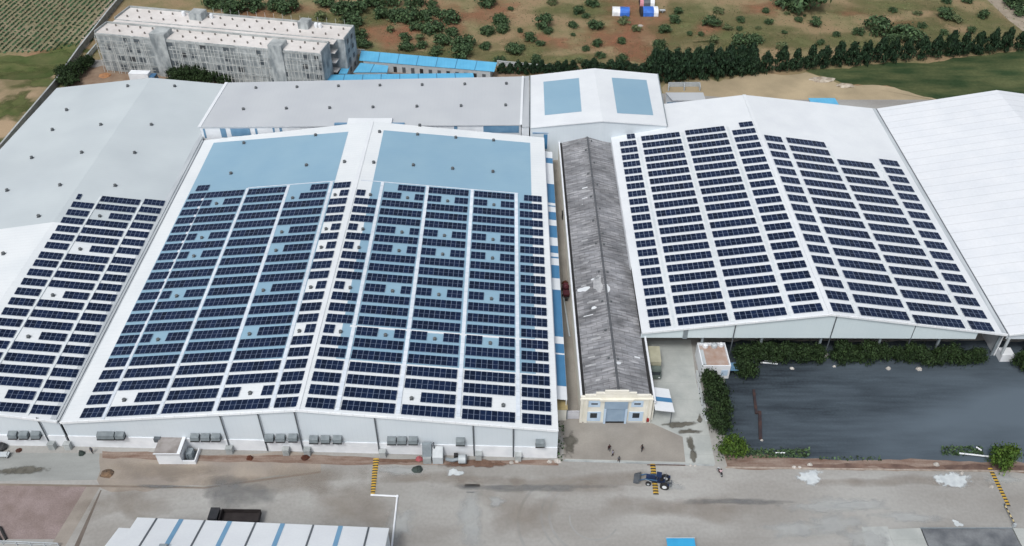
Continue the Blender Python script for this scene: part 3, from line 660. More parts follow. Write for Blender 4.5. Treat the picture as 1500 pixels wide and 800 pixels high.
for k in range(58):                                   # single replaced sheets, some bright, some only a shade off
    pl, sgn = (OPL, -1) if RW.random() < .55 else (OPR, 1)
    y = RW.uniform(114, 200); u = RW.uniform(.8, 4.2); xr = lerp(rg_f, rg_b, (y - rg_f.y) / (rg_b.y - rg_f.y)).x
    L_ = RW.uniform(.8, 2.4); wd = RW.choice((.18, .22, .4, .5))
    xa, xb = xr + sgn * u, xr + sgn * (u + L_)
    mm = pale_sheet if RW.random() < .75 else W_ROOF2
    MB().slab([onxy(x, yy, pl) + pl[1] * .03 for x, yy in ((min(xa, xb), y), (max(xa, xb), y), (max(xa, xb), y + wd), (min(xa, xb), y + wd))], .02).build('patch_sheet', mm, old)
for px, py, rx, ry, mm in ((876, 416, 1.1, 2.4, pale_sheet), (873, 408, .9, .5, W_ROOF2), (890, 423, .5, 1.4, W_ROOF2), (855, 424, 1.2, .8, W_ROOF2), (909, 429, .5, .4, W_ROOF2), (870, 451, .45, .5, W_ROOF2), (906, 532, .5, .4, W_ROOF2)):
    pl = OPL if onp(px, py, OPL).x < lerp(rg_f, rg_b, (onp(px, py, OPL).y - rg_f.y) / (rg_b.y - rg_f.y)).x else OPR
    c = onp(px, py, pl)
    MB().face([onxy(x, y, pl) + pl[1] * .05 for x, y, _ in blob(c.x, c.y, rx, ry, 0, int(px), 14)]).build('patch_sheet', mm, old)
for x, y in ((590, 76), (636, 146), (603, 206), (653, 266), (618, 331), (667, 397), (631, 463), (683, 533), (645, 588), (690, 592), (662, 742), (710, 744), (622, 27), (680, 958), (728, 958), (698, 1115), (715, 1268), (767, 1275)):
    px, py = 700 + x / 3.7375, 200 + (y if y < 800 else y - 53) / 3.7375
    q = onp(px, py, OPL)
    if q.x > lerp(rg_f, rg_b, (q.y - rg_f.y) / (rg_b.y - rg_f.y)).x: q = onp(px, py, OPR)
    roof_vent(old, q, .62)
# front: cream wall with stepped parapet, blue bay with shutter, windows
def F(px, py): q = aty(px, py, YF); return q.x, q.z
xl, xr_ = oL0.x - .6, oR0.x + .1
fw = MB()
fw.box(xl, xr_, YF, YF + .5, 0, 6.9)
xm = (xl + xr_) / 2
fw.box(xl + .8, xr_ - .4, YF + .02, YF + .45, 6.9, 7.35)
fw.box(xm - 3.9, xm + 3.6, YF + .04, YF + .43, 7.35, 7.95)
fw.box(xm - 2.3, xm + 2.1, YF + .06, YF + .41, 7.95, 8.5)
fw.build('front_wall', CREAM, old)
MB().box(xl - .15, xr_ + .15, YF - .25, YF, 6.3, 6.6).box(xm - 3.2, xm + 3.0, YF - .5, YF - .25, 6.2, 6.65).build('cornice', CREAM, old)
for xa in (xl + .25, xl + 1.15, xr_ - 1.0, xr_ - .25):
    MB().box(xa - .25, xa + .25, YF - .2, YF, 0, 6.3).build('pilaster', CREAM, old)
MB().box(xm - 2.2, xm + 2.1, YF - .45, YF, 4.1, 6.2).build('shutter_box', SHUTTER, old)
for xa in (xm - 2.2, xm + 1.75): MB().box(xa, xa + .38, YF - .5, YF, 0, 4.1).build('door_jamb', PALEBLUE, old)
MB().box(xm - 1.82, xm + 1.75, YF - .18, YF - .02, .35, 4.1).build('roller_shutter', SHUTTER, old)
MB().box(xm - 1.82, xm + 1.75, YF - .3, YF - .02, .0, .34).build('door_gap', BLACK, old)
for xa in (xm - 4.1, xm + 3.9):
    fr = MB().box(xa - 1.35, xa + 1.35, YF - .1, YF - .01, .3, 2.9).build('window_surround', PALEBLUE, old)
    MB().box(xa - .65, xa + .65, YF - .16, YF - .1, 1.3, 2.6).build('pane', GLASS, fr)
    f2 = MB().box(xa - 1.1, xa + 1.1, YF - .1, YF - .01, 4.3, 5.9).build('upper_surround', PALEBLUE, old)
    MB().box(xa - .6, xa + .6, YF - .16, YF - .1, 5.0, 5.4).build('pane', D_GREY, f2)
MB().box(xr_ - .75, xr_ - .3, YF - .55, YF - .2, .6, 1.3).build('hose_cabinet', mat('red_paint', lin((150, 44, 44)), lin((120, 36, 38)), 2), old)
# canopy on its right
c0 = oR0 + Vector((.6, 0, 0))
can = thing('canopy', 'white lean-to canopy with a blue stripe beside the cream shed front', 'canopy', (c0.x + 2, YF + 2, 0))
cw = 3.7
MB().slab([(c0.x, YF - .8, 4.3), (c0.x + cw, YF - .8, 3.7), (c0.x + cw - .3, YF + 5.0, 3.7), (c0.x, YF + 5.0, 4.3)], .12).build('roof', W_ROOF2, can)
MB().slab([(c0.x + .02, YF + 1.5, 4.33), (c0.x + cw - .1, YF + 1.5, 3.74), (c0.x + cw - .2, YF + 2.6, 3.74), (c0.x + .02, YF + 2.6, 4.33)], .02).build('blue_stripe', B_BAND, can)
for yy in (YF - .4, YF + 4.5): MB().tube([(c0.x + cw - .4, yy, 0), (c0.x + cw - .4, yy, 3.6)], .08, 6).build('post', D_GREY, can)
# gate and cream return wall in the alley
ga, gb = at(831, 614, 0), at(848, 614, 0)
gate = thing('gate', 'pale sheet gate closing the alley left of the cream shed front', 'gate', (ga.x, ga.y, 0))
MB().box(ga.x, gb.x, ga.y, ga.y + .12, .1, 2.3).build('leaf', mat('pale_gate_sheet', lin((204, 206, 212)), lin((190, 192, 200)), 1, .5, stripe=('Z', .6, .12, .8)), gate)
for xx in (ga.x - .1, gb.x + .1): MB().box(xx - .1, xx + .1, ga.y - .05, ga.y + .2, 0, 2.5).build('post', M_GREY, gate)
lodge = thing('lean_to_store', 'small cream store between the middle hall corner and the alley gate', 'store', at(824, 612, 0))
sa, sb = at(819, 616, 0), at(829, 616, 0)
MB().box(mFR.x + .15, sb.x, sa.y, sa.y + 7, 0, 3.2).build('wall', CREAM, lodge)
MB().box(mFR.x + .1, sb.x + .2, sa.y - .2, sa.y + 7.2, 3.2, 3.35).build('roof', mat('ochre_roof', lin((182, 164, 116)), lin((150, 138, 104)), .8), lodge)

# ------------------------------------------------------------------ right hall, open below its front sheeting
hFL, hRF, hFR = at(940, 487, 7.2), at(1218, 460, 12.3), at(1476, 490, 7)
hBL, hRB, hBR = at(893, 192, 7.2), at(1090, 139, 12.3), at(1283, 158, 7)
HL, HR = plane(hRF, hFL, hRB), plane(hRF, hFR, hRB)
hBL2 = onxy(hFL.x + .3, 217.0, HL); hBR = onxy(hBR.x, hBR.y, HR)
rh = thing('factory_hall', 'right white factory hall, open sided below its front sheeting, solar panels on both slopes', 'factory hall', (hRF.x, hRF.y, 0))
roofslab(rh, [[hFL, hRF, hRB, hBL2], [hRF, hFR, hBR, hRB]], W_ROOF2)
xb = at(1430, 499, 5.45).x
fs = MB()
zr = lambda x: lerp(hRF, hFR, (x - hRF.x) / (hFR.x - hRF.x)).z if x > hRF.x else lerp(hFL, hRF, (x - hFL.x) / (hRF.x - hFL.x)).z
for a, b in ((hFL, hRF), (hRF, Vector((xb, hFR.y, zr(xb))))):
    w = wallmesh(a + Vector((0, .3, 0)), b + Vector((0, .3, 0)), 5.45, a.z - .25, b.z - .25, .15); fs.hexa(w.v[:4], w.v[4:])
fs.build('front_sheeting', mat('pale_aqua_sheet', lin((208, 221, 225)), lin((202, 216, 221)), .08, .5, big=.03, stripe=('X', .9, .08, .97)), rh)
tr = MB()
for a, b in ((hFL, hRF), (hRF, hFR)): tr.bar(a + Vector((0, -.1, -.12)), b + Vector((0, -.1, -.12)), .2, .45)
tr.build('verge_trim', TRIM, rh)
MB().bar(lift(hRF, .06), lift(hRB, .06), .9, .1).build('ridge_cap', W_ROOF2, rh)
xc = at(1003, 490, 6).x
MB().box(xc - .45, xc + .45, hFL.y + .1, hFL.y + .29, 5.3, zr(xc) - .4).build('downpipe', M_GREY, rh)
for px in (1219, 1338): 
    x = at(px, 470, 9).x; MB().tube([(x, hRF.y + .2, zr(x) - .4), (x, hRF.y + .2, 0)], .12, 6).build('downpipe', D_GREY, rh)
xd = at(1072, 480, 6.5).x; MB().tube([(xd, hRF.y + .2, zr(xd) - .4), (xd, hRF.y + .2, 0)], .12, 6).build('downpipe', D_GREY, rh)
for k in range(7):
    for j in range(5):
        x = hFL.x + .6 + (hFR.x - hFL.x - 1.0) * k / 6; y = 129.2 + j * 21
        MB().box(x - .2, x + .2, y - .2, y + .2, 0, zr(x) - .4).build('column', M_GREY, rh)
for s_, x0, xx in ((1, hFL.x, hBL2.x), (-1, hFR.x, hBR.x)):  # side walls added so that the hall's interior stays dark
    y0_ = 150 if s_ == 1 else 129
    zz = 6.8 if s_ == 1 else 6.6
    MB().hexa([(x0, y0_, 0), (x0 + .25, y0_, 0), (xx + .25, 216, 0), (xx, 216, 0)], [(x0, y0_, zz), (x0 + .25, y0_, zz), (xx + .25, 216, zz), (xx, 216, zz)]).build('side_wall', W_WALL, rh)
w = wallmesh((hBL2.x, 216.3, 0), (hRB.x, 216.3, 0), 0, 7, 12, .2); w2 = wallmesh((hRB.x, 216.3, 0), (hBR.x, 216.3, 0), 0, 12, 6.8, .2)
MB().hexa(w.v[:4], w.v[4:]).hexa(w2.v[:4], w2.v[4:]).build('back_wall', W_WALL, rh)
MB().bar(hFR + Vector((-.6, .3, .14)), hBR + Vector((-.6, -.3, .14)), .9, .1).build('gutter', GUTTER, rh)
MB().bar(hFR + Vector((.05, .3, .08)), hBR + Vector((.05, -.3, .08)), .3, .1).build('valley_channel', D_GREY, rh)

# far right hall, white lapped sheets
f_l, f_r, f_bl, f_rb = hFR + Vector((.3, 0, 0)), at(1738, 462, 12.3), hBR + Vector((.3, 0, 0)), at(1460, 132, 12.3)
f_e, f_eb = Vector((f_r.x + 36, f_r.y, 7)), Vector((f_rb.x + 36, f_rb.y, 7))
far = thing('factory_hall', 'far right white factory hall with bare lapped roof sheets and no solar panels', 'factory hall', (f_l.x + 18, f_l.y, 0))
LAP = mat('lapped_white_sheet', lin((220, 224, 228)), lin((214, 219, 224)), .2, .45, spec=.4, big=.02, stripe=('Y', 3.1, .08, .86), fine=.03, finescale=1.6)
roofslab(far, [[f_l, f_r, f_rb, f_bl], [f_r, f_e, f_eb, f_rb]], LAP)
w = wallmesh(f_l + Vector((0, .3, 0)), f_r + Vector((0, .3, 0)), 5.45, 6.75, 12.0, .15); w2 = wallmesh(f_r + Vector((0, .3, 0)), f_e + Vector((0, .3, 0)), 5.45, 12.0, 6.75, .15)
MB().hexa(w.v[:4], w.v[4:]).hexa(w2.v[:4], w2.v[4:]).build('front_sheeting', S_WALL, far)
MB().bar(f_l + Vector((0, -.1, -.12)), f_r + Vector((0, -.1, -.12)), .2, .45).build('verge_trim', TRIM, far)
for k in range(4):
    for j in range(4):
        x = f_l.x + 10 + 12 * k; MB().box(x - .2, x + .2, 129 + j * 24, 129.4 + j * 24, 0, 6.6).build('column', M_GREY, far)
w = wallmesh((f_bl.x, 217.5, 0), (f_rb.x + 36, 218, 0), 0, 6.7, 6.7, .2); MB().hexa(w.v[:4], w.v[4:]).build('back_wall', W_WALL, far)
# raking strut and pale block at the corner between the two right halls
s1, s0 = at(1479, 499, 5.9), at(1468, 523, 1.6)
pole = thing('corner_column', 'pale corner column on a white block between the two right halls', 'column', at(1473, 527, 0))
MB().tube([(s1.x, s1.y + .4, 6.2), (s1.x, s1.y + .4, 1.8)], .28, 8).build('shaft', L_GREY, pole)
b0 = at(1464, 530, 0); b1 = at(1479, 530, 0)
MB().box(b0.x, b1.x + .4, b0.y, b0.y + 2.2, 0, 1.9).build('base_block', W_WALL, pole)
# ------------------------------------------------------------------ solar arrays
def cell_mat():
    m = bpy.data.materials.new('solar_cell_glass'); m.use_nodes = True
    N, L = m.node_tree.nodes, m.node_tree.links
    b = N['Principled BSDF']; b.inputs['Roughness'].default_value = .2; b.inputs['Specular IOR Level'].default_value = .22
    geo = N.new('ShaderNodeNewGeometry')
    no = N.new('ShaderNodeTexNoise'); no.inputs['Scale'].default_value = .55; no.inputs['Detail'].default_value = 2
    L.new(geo.outputs['Position'], no.inputs['Vector'])
    ri = N.new('ShaderNodeObjectInfo')
    ad = N.new('ShaderNodeMath'); ad.operation = 'ADD'; L.new(no.outputs[0], ad.inputs[0])
    sc = N.new('ShaderNodeMath'); sc.operation = 'MULTIPLY'; sc.inputs[1].default_value = .8; L.new(ri.outputs['Random'], sc.inputs[0])
    L.new(sc.outputs[0], ad.inputs[1])
    r = N.new('ShaderNodeMapRange'); r.inputs[1].default_value = .3; r.inputs[2].default_value = 1.35; L.new(ad.outputs[0], r.inputs[0])
    mx = N.new('ShaderNodeMix'); mx.data_type = 'RGBA'; mx.inputs[6].default_value = (.0032, .0080, .022, 1); mx.inputs[7].default_value = (.0065, .0165, .05, 1)
    L.new(r.outputs[0], mx.inputs[0]); L.new(mx.outputs[2], b.inputs['Base Color'])
    return m
CELL = cell_mat()
FRAME = mat('module_frame_aluminium', lin((122, 136, 160)), lin((110, 124, 148)), 2, .4, metal=.0, big=0)
RAIL = mat('mounting_rail_metal', lin((170, 176, 182)), lin((150, 156, 162)), 2, .4, big=0)
def module_into(mb, T):
    fx = .014
    mb.hexa([T(fx, .008, -.04), T(1 - fx, .008, -.04), T(1 - fx, .992, -.04), T(fx, .992, -.04)], [T(fx, .008, 0), T(1 - fx, .008, 0), T(1 - fx, .992, 0), T(fx, .992, 0)], 0)
    for a, z in ((.018, .488), (.512, .982)):
        mb.face([T(.048, a, .006), T(1 - .048, a, .006), T(1 - .048, z, .006), T(.048, z, .006)], 1)
_o = (lambda mb: (module_into(mb, lambda x, y, z: (x, y, z)), mb)[1])(MB()).build('solar_module', [FRAME, CELL])
MODULE_ME = _o.data; bpy.data.objects.remove(_o)
RAILS = {}
def rail_mesh(W):
    k = round(W, 2)
    if k not in RAILS:
        o = MB().box(-.12, W + .12, -.03, .03, -.12, -.045).build('mounting_rail', RAIL); RAILS[k] = o.data; bpy.data.objects.remove(o)
    return RAILS[k]

VG = (6, 10, 14, 16, 20)                              # rows of the middle hall interrupted for roof vents
def midY(r): return (104.15 + 3.16 * r if r < 7 else 126.15 + 3.3 * (r - 7))
COLS = []
def col(key, phrase, pl, n, x0, x1, rows, yfun, wid, ln, slope, parts=None):
    COLS.append(dict(key=key, phrase=phrase, pl=pl, n=n, x0=x0, x1=x1, rows=rows, y=yfun, wid=wid, ln=ln, slope=slope, parts=parts or {}))
def vents(a, b, extra=None):
    d = {r: [(0, a), (b, None)] if a else [(b, None)] for r in VG}; d.update(extra or {}); return d
ms = -.027
def my(x): return lambda r: midY(r) + ms * (x + 19.66)
col('L1', "middle roof's narrow leftmost column", PL, 4, -77.84, -77.6, 23, my(-77.8), 4.15, 2.40, ms, {22: [(1, 4)]})
col('L2', "middle roof's first wide column from left", PL, 9, -72.85, -73.3, 22, my(-73), 9.35, 2.40, ms, vents(2, 5, {1: [(4, None)]}))
col('L3', "middle roof's second wide column from left", PL, 9, -62.65, -63.0, 22, my(-62.8), 9.35, 2.40, ms)
col('L4', "middle roof's third wide column from left", PL, 9, -52.35, -52.9, 22, my(-52.5), 9.4, 2.40, ms, vents(0, 3, {1: [(0, 3), (7, None)], 21: [(5, None)]}))
col('RL', "middle roof's narrow column left of ridge", PL, 4, -42.05, -42.25, 22, my(-42.1), 4.12, 2.40, ms, vents(0, 2))
col('RR', "middle roof's narrow column right of ridge", PR, 5, -36.46, -36.3, 21, my(-36.4), 5.1, 2.40, ms, {r: [(0, 2)] for r in VG})
col('R1', "middle roof's third wide column from right", PR, 9, -30.25, -30.1, 22, my(-30.2), 9.45, 2.40, ms, vents(4, 7, {21: [(3, None)]}))
col('R2', "middle roof's second wide column from right", PR, 9, -19.65, -19.75, 22, my(-19.7), 9.45, 2.40, ms, vents(3, 6, {1: [(3, None)]}))
col('R3', "middle roof's first wide column from right", PR, 9, -8.95, -9.0, 22, my(-9), 9.5, 2.40, ms, vents(3, 6, {1: [(0, 5)]}))
col('R4', "middle roof's narrow rightmost column", PR, 5, 1.72, 1.72, 22, my(1.7), 5.3, 2.40, ms, {21: [(1, None)]})
def lini(a, b, n): return lambda r: a + (b - a) * r / (n - 1)
col('A', "right roof's narrow leftmost column", HL, 4, 27.62, 28.1, 23, lini(129.2, 200.7, 23), 4.25, 2.32, 0, {22: [(2, None)]})
col('B', "right roof's first wide column from left", HL, 9, 33.22, 33.75, 22, lini(129.08, 198.9, 22), 9.95, 2.32, 0)
col('Cc', "right roof's second wide column from left", HL, 9, 44.36, 45.1, 22, lini(129.05, 199.2, 22), 10.1, 2.32, 0)
col('D', "right roof's narrow column left of ridge", HL, 5, 55.65, 56.65, 22, lini(129.2, 199.9, 22), 5.75, 2.32, 0, {21: [(2, None)]})
col('E', "right roof's narrow column right of ridge", HR, 4, 63.05, 63.95, 18, lini(129.0, 192.9, 18), 4.5, 2.58, 0)
col('Ff', "right roof's second wide column from right", HR, 9, 68.72, 69.72, 18, lini(128.7, 193.1, 18), 10.2, 2.58, 0)
col('G', "right roof's first wide column from right", HR, 9, 79.82, 81.05, 16, lini(128.1, 185.5, 16), 10.4, 2.58, 0.01, {14: [(0, 8)], 15: [(0, 8)]})
col('H', "right roof's narrow rightmost column", HR, 4, 91.45, 92.8, 17, lini(128.2, 188.3, 17), 4.85, 2.58, 0)
lg = {r: [(4, None)] for r in (1, 6, 10, 15, 19)}
def ly(y0, p): return lambda r: y0 + p * r + (-.35 if r == 14 else 0)
col('P', "left roof's leftmost column", PLL, 5, -101.4, -101.72, 22, ly(105.45, 3.055), 4.65, 2.16, .06, {**{r: [] for r in range(4)}, 21: [(0, 1)]})
col('Q', "left roof's wide central column", PLL, 9, -96.1, -96.5, 22, ly(105.85, 3.058), 8.65, 2.16, .06, lg)
col('S', "left roof's column beside the gutter", PLL, 5, -86.93, -87.25, 22, ly(106.35, 3.09), 4.65, 2.16, .06)

def proj(p):
    y, z = p.y, p.z - CAM_H
    dep = y * CP - z * SP
    return 750 + FPX * p.x / dep, 400 - FPX * (y * SP + z * CP) / dep
TABLES = []
for c in COLS:
    for r in range(c['rows']):
        t = r / (c['rows'] - 1)
        x = c['x0'] * (1 - t) + c['x1'] * t
        segs = c['parts'].get(r, [(0, None)])
        pitch = c['wid'] / c['n']
        e1 = Vector((1, c['slope'], 0)); n = c['pl'][1]
        e1 = (e1 - n * e1.dot(n)).normalized(); e2 = n.cross(e1).normalized()
        o = onxy(x, c['y'](r), c['pl'])
        full = len(segs) == 1 and segs[0] == (0, None)
        for si, (a, b) in enumerate(segs):
            b = c['n'] if b is None else b
            org = o + e1 * (a * pitch)
            W = (b - a) * pitch
            q = [proj(org + e1 * u + e2 * v + n * .2) for u, v in ((0, 0), (W, 0), (W, c['ln']), (0, c['ln']))]
            inframe = any(-5 < px < 1505 and -5 < py < 805 for px, py in q)
            area = abs(sum(q[k][0] * q[(k + 1) % 4][1] - q[(k + 1) % 4][0] * q[k][1] for k in range(4))) / 2
            side = ''
            if not full: side = ('left of a vent gap, ' if si == 0 and a == 0 and len(segs) > 1 else 'right of a vent gap, ' if a > 0 and r != c['rows'] - 1 else 'shortened, ')
            if inframe: TABLES.append((area, c, r, b - a, org, e1, e2, n, pitch, side))
        # the vent standing in the gap
        if not full and segs and not c['key'] in ('G', 'A', 'D', 'P', 'L1', 'R4') and r != c['rows'] - 1 or (c['key'] == 'RR' and not full):
            a_ = segs[0][1] if segs[0][0] == 0 else 0
            b_ = segs[-1][0] if segs[-1][0] > 0 else c['n']
            if c['key'] in ('RR',): b_ = 4.6
            pv = o + e1 * ((a_ + b_) / 2 * pitch) + e2 * (.55 if r != 1 else .7)
            roof_vent(hall if c['key'] in ('L2', 'L4', 'RL', 'RR', 'R1', 'R2', 'R3') else left, pv, .95)
TABLES.sort(key=lambda t: -t[0])
mass = MB()
for idx, (area, c, r, nm, org, e1, e2, n, pitch, side) in enumerate(TABLES):
    M3 = Matrix((e1, e2, n)).transposed()
    if idx < 300:
        lab = f"{NUM[nm]}-module solar row {side}{ordw(r)} from front, {c['phrase']}".replace('  ', ' ')
        if side: lab = f"{NUM[nm]}-module row {side.replace('a vent gap', 'vent')}{ordw(r)} from front, {c['phrase']}"
        t = thing('solar_table', lab, 'solar array', org, 'rows of solar modules laid on the hall roofs')
        t.rotation_euler = M3.to_euler()
        for k in range(nm):
            o = bpy.data.objects.new('solar_module', MODULE_ME); C.objects.link(o); o.parent = t
            o.location = (k * pitch, 0, .2); o.scale = (pitch, c['ln'], 1)
        for v in (.25, .75):
            o = bpy.data.objects.new('mounting_rail', rail_mesh(nm * pitch)); C.objects.link(o); o.parent = t
            o.location = (0, c['ln'] * v, .2)
    else:
        for k in range(nm):
            module_into(mass, lambda x, y, z: org + e1 * ((k + x) * pitch) + e2 * (y * c['ln']) + n * (z + .2))
o = mass.build('solar_rows', [FRAME, CELL])
tag(o, 'many more short and distant rows of dark solar modules on the three hall roofs', 'solar array', None, 'stuff')
# service walkways between the columns
WALKM = mat('walkway_grating', lin((214, 222, 230)), lin((198, 208, 218)), .8, .5, stripe=('Y', 3.0, .05, .85))
def walk(parent, xa, xb, ya, yb, pl, w=.8):
    a, b = onxy(xa, ya, pl), onxy(xb, yb, pl)
    MB().bar(lift(a, .1), lift(b, .1), w, .08).build('walkway', WALKM, parent)
for xa, xb, pl, yt, w in ((-73.35, -73.75, PL, 176, .55), (-63.15, -63.45, PL, 176.5, .6), (-52.85, -53.4, PL, 176.2, .7), (-42.5, -42.9, PL, 176, .7), (-30.8, -30.7, PR, 175.8, .75), (-20.2, -20.0, PR, 175.3, .75), (-9.55, -9.45, PR, 175, .75), (1.1, 1.0, PR, 174.8, .75)):
    walk(hall, xa, xb, 105.2 if pl is PL else 104.4, yt, pl, w)
MB().bar(lift(onxy(-41.6, 176.2, PL), .1), lift(onxy(-63.4, 176.7, PL), .1), .22, .08).build('cable_tray', WALKM, hall)
MB().bar(lift(onxy(-35.9, 175.9, PR), .1), lift(onxy(1.5, 174.7, PR), .1), .22, .08).build('cable_tray', WALKM, hall)
MB().bar(lift(onxy(-31.5, 125.9, PR), .1), lift(onxy(7.4, 124.85, PR), .1), .5, .08).build('cable_tray', W_ROOF2, hall)
RWALK = mat('pale_walkway_strip', lin((212, 219, 221)), lin((200, 208, 212)), .8, .5, stripe=('Y', 2.2, .05, .9))
for xa, xb, pl, ya, yt, w in ((32.5, 32.95, HL, 128.8, 201, .5), (43.75, 44.35, HL, 128.8, 201, .7), (55.0, 55.9, HL, 128.8, 201, .6), (68.1, 69.0, HR, 128.6, 194, .5), (79.3, 80.4, HR, 128.4, 194, .6), (90.85, 91.9, HR, 128.4, 188, .6)):
    a, b = onxy(xa, ya, pl), onxy(xb, yt, pl)
    MB().bar(lift(a, .08), lift(b, .08), w, .06).build('walkway', RWALK, rh)
for xa, xb in ((-87.2, -87.6), (-96.55, -96.9)):
    MB().bar(lift(onxy(xa, 106, PLL), .08), lift(onxy(xb, 172, PLL), .08), .5, .06).build('walkway', RWALK, left)
# ------------------------------------------------------------------ unfinished concrete building with scaffolding
U0, U1 = Vector((-127.5, 254.9, 0)), Vector((-56.0, 240.7, 0))
ux = (U1 - U0).normalized(); uy = Vector((-ux.y, ux.x, 0)); UL = (U1 - U0).length
def up_(a, b, z): return U0 + ux * a + uy * b + Vector((0, 0, z))
def ubox(mb, a0, a1, b0, b1, z0, z1, mi=0):
    return mb.hexa([up_(a0, b0, z0), up_(a1, b0, z0), up_(a1, b1, z0), up_(a0, b1, z0)], [up_(a0, b0, z1), up_(a1, b0, z1), up_(a1, b1, z1), up_(a0, b1, z1)], mi)
blk = thing('unfinished_building', 'long unfinished grey concrete building of twin blocks with pale flat roofs', 'building', up_(UL / 2, 9, 0))
HB = 12.4
mb = MB(); ubox(mb, 0, UL, 0, 7.2, 0, HB); mb.build('front_block', RAWWALL, blk)
mb = MB(); ubox(mb, .8, UL + 3.6, 10.2, 19.4, 0, HB); mb.build('rear_block', RAWWALL, blk)
for a0, a1, b0, b1 in ((.3, UL - .3, .3, 6.9), (1.1, UL + 3.3, 10.5, 19.1)):
    mb = MB(); ubox(mb, a0, a1, b0, b1, HB, HB + .12); mb.build('roof_slab', ROOFSLAB, blk)
pr = MB()
for a0, a1, b0, b1 in ((0, UL, 7.0, 7.2), (0, .25, 0, 7.2), (.8, UL + 3.6, 19.2, 19.4), (.8, 1.05, 10.2, 19.4), (UL + 3.35, UL + 3.6, 10.2, 19.4), (UL - .25, UL, 0, 7.2)):
    ubox(pr, a0, a1, b0, b1, HB + .003, HB + .7)
pr.build('parapet', CONCRETE, blk)
ft = MB(); ubox(ft, -.1, UL + .1, -.12, -.003, HB - .7, HB - .1); ft.build('roof_edge_beam', CONCRETE, blk)
for fl in range(1, 4):
    mb = MB(); ubox(mb, 0, UL, -.1, -.002, fl * 3.1 - .2, fl * 3.1 + .15); mb.build('floor_band', CONCRETE, blk)
RB_ = random.Random(3)
opn = mat('unglazed_opening', (.045, .05, .055), (.08, .085, .09), 1, .9)
for fl in range(4):
    for k in range(20):
        if RB_.random() < .5: continue
        a = 2.2 + k * (UL - 4) / 19.2 + RB_.uniform(-.3, .3); w_ = RB_.choice((1.2, 1.5, 1.8))
        mb = MB(); ubox(mb, a, a + w_, -.06, -.004, fl * 3.1 + .9, fl * 3.1 + 2.4); mb.build('window_opening', opn if RB_.random() < .25 else mat('shaded_opening', lin((92, 100, 106)), lin((78, 86, 92)), 1, .9), blk)
for fl in range(4):
    for k in range(2):
        mb = MB(); ubox(mb, UL + 3.605, UL + 3.66, 12 + 3.6 * k, 13.4 + 3.6 * k, fl * 3.1 + .9, fl * 3.1 + 2.3); mb.build('window_opening', D_GREY, blk)
# gallery bridging the two blocks
for fl in range(1, 5):
    mb = MB(); ubox(mb, .9, UL + 1.2, 7.25, 10.15, fl * 3.1 - .22 + (.0 if fl < 4 else -.1), fl * 3.1 + (.0 if fl < 4 else -.1)); mb.build('gallery_slab', ROOFSLAB, blk)
gb_ = MB()
for k in range(60): ubox(gb_, 1.5 + k * 1.2, 1.5 + k * 1.2 + RB_.choice((.35, .6, .8)), 7.4, 8.0, HB - .1 + .003, HB - .1 + .03)
o = gb_.build('gallery_void', opn, blk)
for a0, a1, b0, b1, z1 in ((18.7, 23.6, -.5, 4.4, HB + 1.7), (UL - 16.3, UL - 12, -.45, 4.0, HB + 1.5), (24.2, 28.4, 14.2, 18.2, HB + 2.3), (UL - 12.8, UL - 9.6, 14.6, 18.2, HB + 2.3)):
    mb = MB(); ubox(mb, a0, a1, b0, b1, 0 if b0 < 0 else HB + .12, z1); t_ = mb.build('stair_tower', RAWWALL, blk)
    mb = MB(); ubox(mb, a0 + .2, a1 - .2, b0 + .2, b1 - .2, z1 + .002, z1 + .1); mb.build('tower_slab', CONCRETE, t_)
stub = mat('column_starter', lin((128, 124, 120)), lin((104, 100, 96)), 2, .9)
for row, (bb, a0, a1, n_) in enumerate(((2.2, 3, UL - 3, 17), (5.6, 4, UL - 3, 17), (12.4, 4, UL + 1, 18), (16.8, 5, UL + 1, 18))):
    for k in range(n_):
        a = a0 + (a1 - a0) * k / (n_ - 1)
        if row < 2 and (18 < a < 25 or UL - 17 < a < UL - 11) and bb < 5: continue
        mb = MB(); ubox(mb, a - .18, a + .18, bb - .18, bb + .18, HB + .12, HB + .75); mb.build('column_stub', stub, blk)
for k in range(4):
    q = up_(UL - 7.8 + k * 1.3 if k < 2 else 21 + (k - 2) * 9.5, 16.8, HB + .12)
    MB().lathe(q, [(.55, 0), (.6, .2), (.6, 1.2), (.45, 1.45), (.15, 1.55)], 12).build('water_tank', W_WALL, blk)
for k in range(16):
    q = up_(30 + k * 2.9, 19.3, HB + .7)
    MB().tube([q, q + Vector((0, 0, 1.6))], .05, 4).build('parapet_rod', SCAFF, blk)
sc = thing('scaffold', 'pale pole scaffold standing along the front of the unfinished concrete building', 'scaffold', up_(UL / 2, -1, 0))
for k in range(62):
    a = .4 + k * (UL - .8) / 61 + RB_.uniform(-.35, .35)
    if 18.2 < a < 24.8 or UL - 16.8 < a < UL - 11.2: continue
    MB().tube([up_(a, -1.2, 0), up_(a + RB_.uniform(-.4, .4), -.9, RB_.uniform(10.5, 13.2))], .10, 5).build('scaffold_pole', SCAFF, sc)
for z in (2.0, 4.2, 6.4, 8.6, 10.8):
    for a0, a1 in ((0, 18), (25, UL - 17), (UL - 11, UL)):
        MB().tube([up_(a0, -1.02, z), up_(a1, -1.02, z + .15)], .045, 4).build('scaffold_ledger', SCAFF, sc)
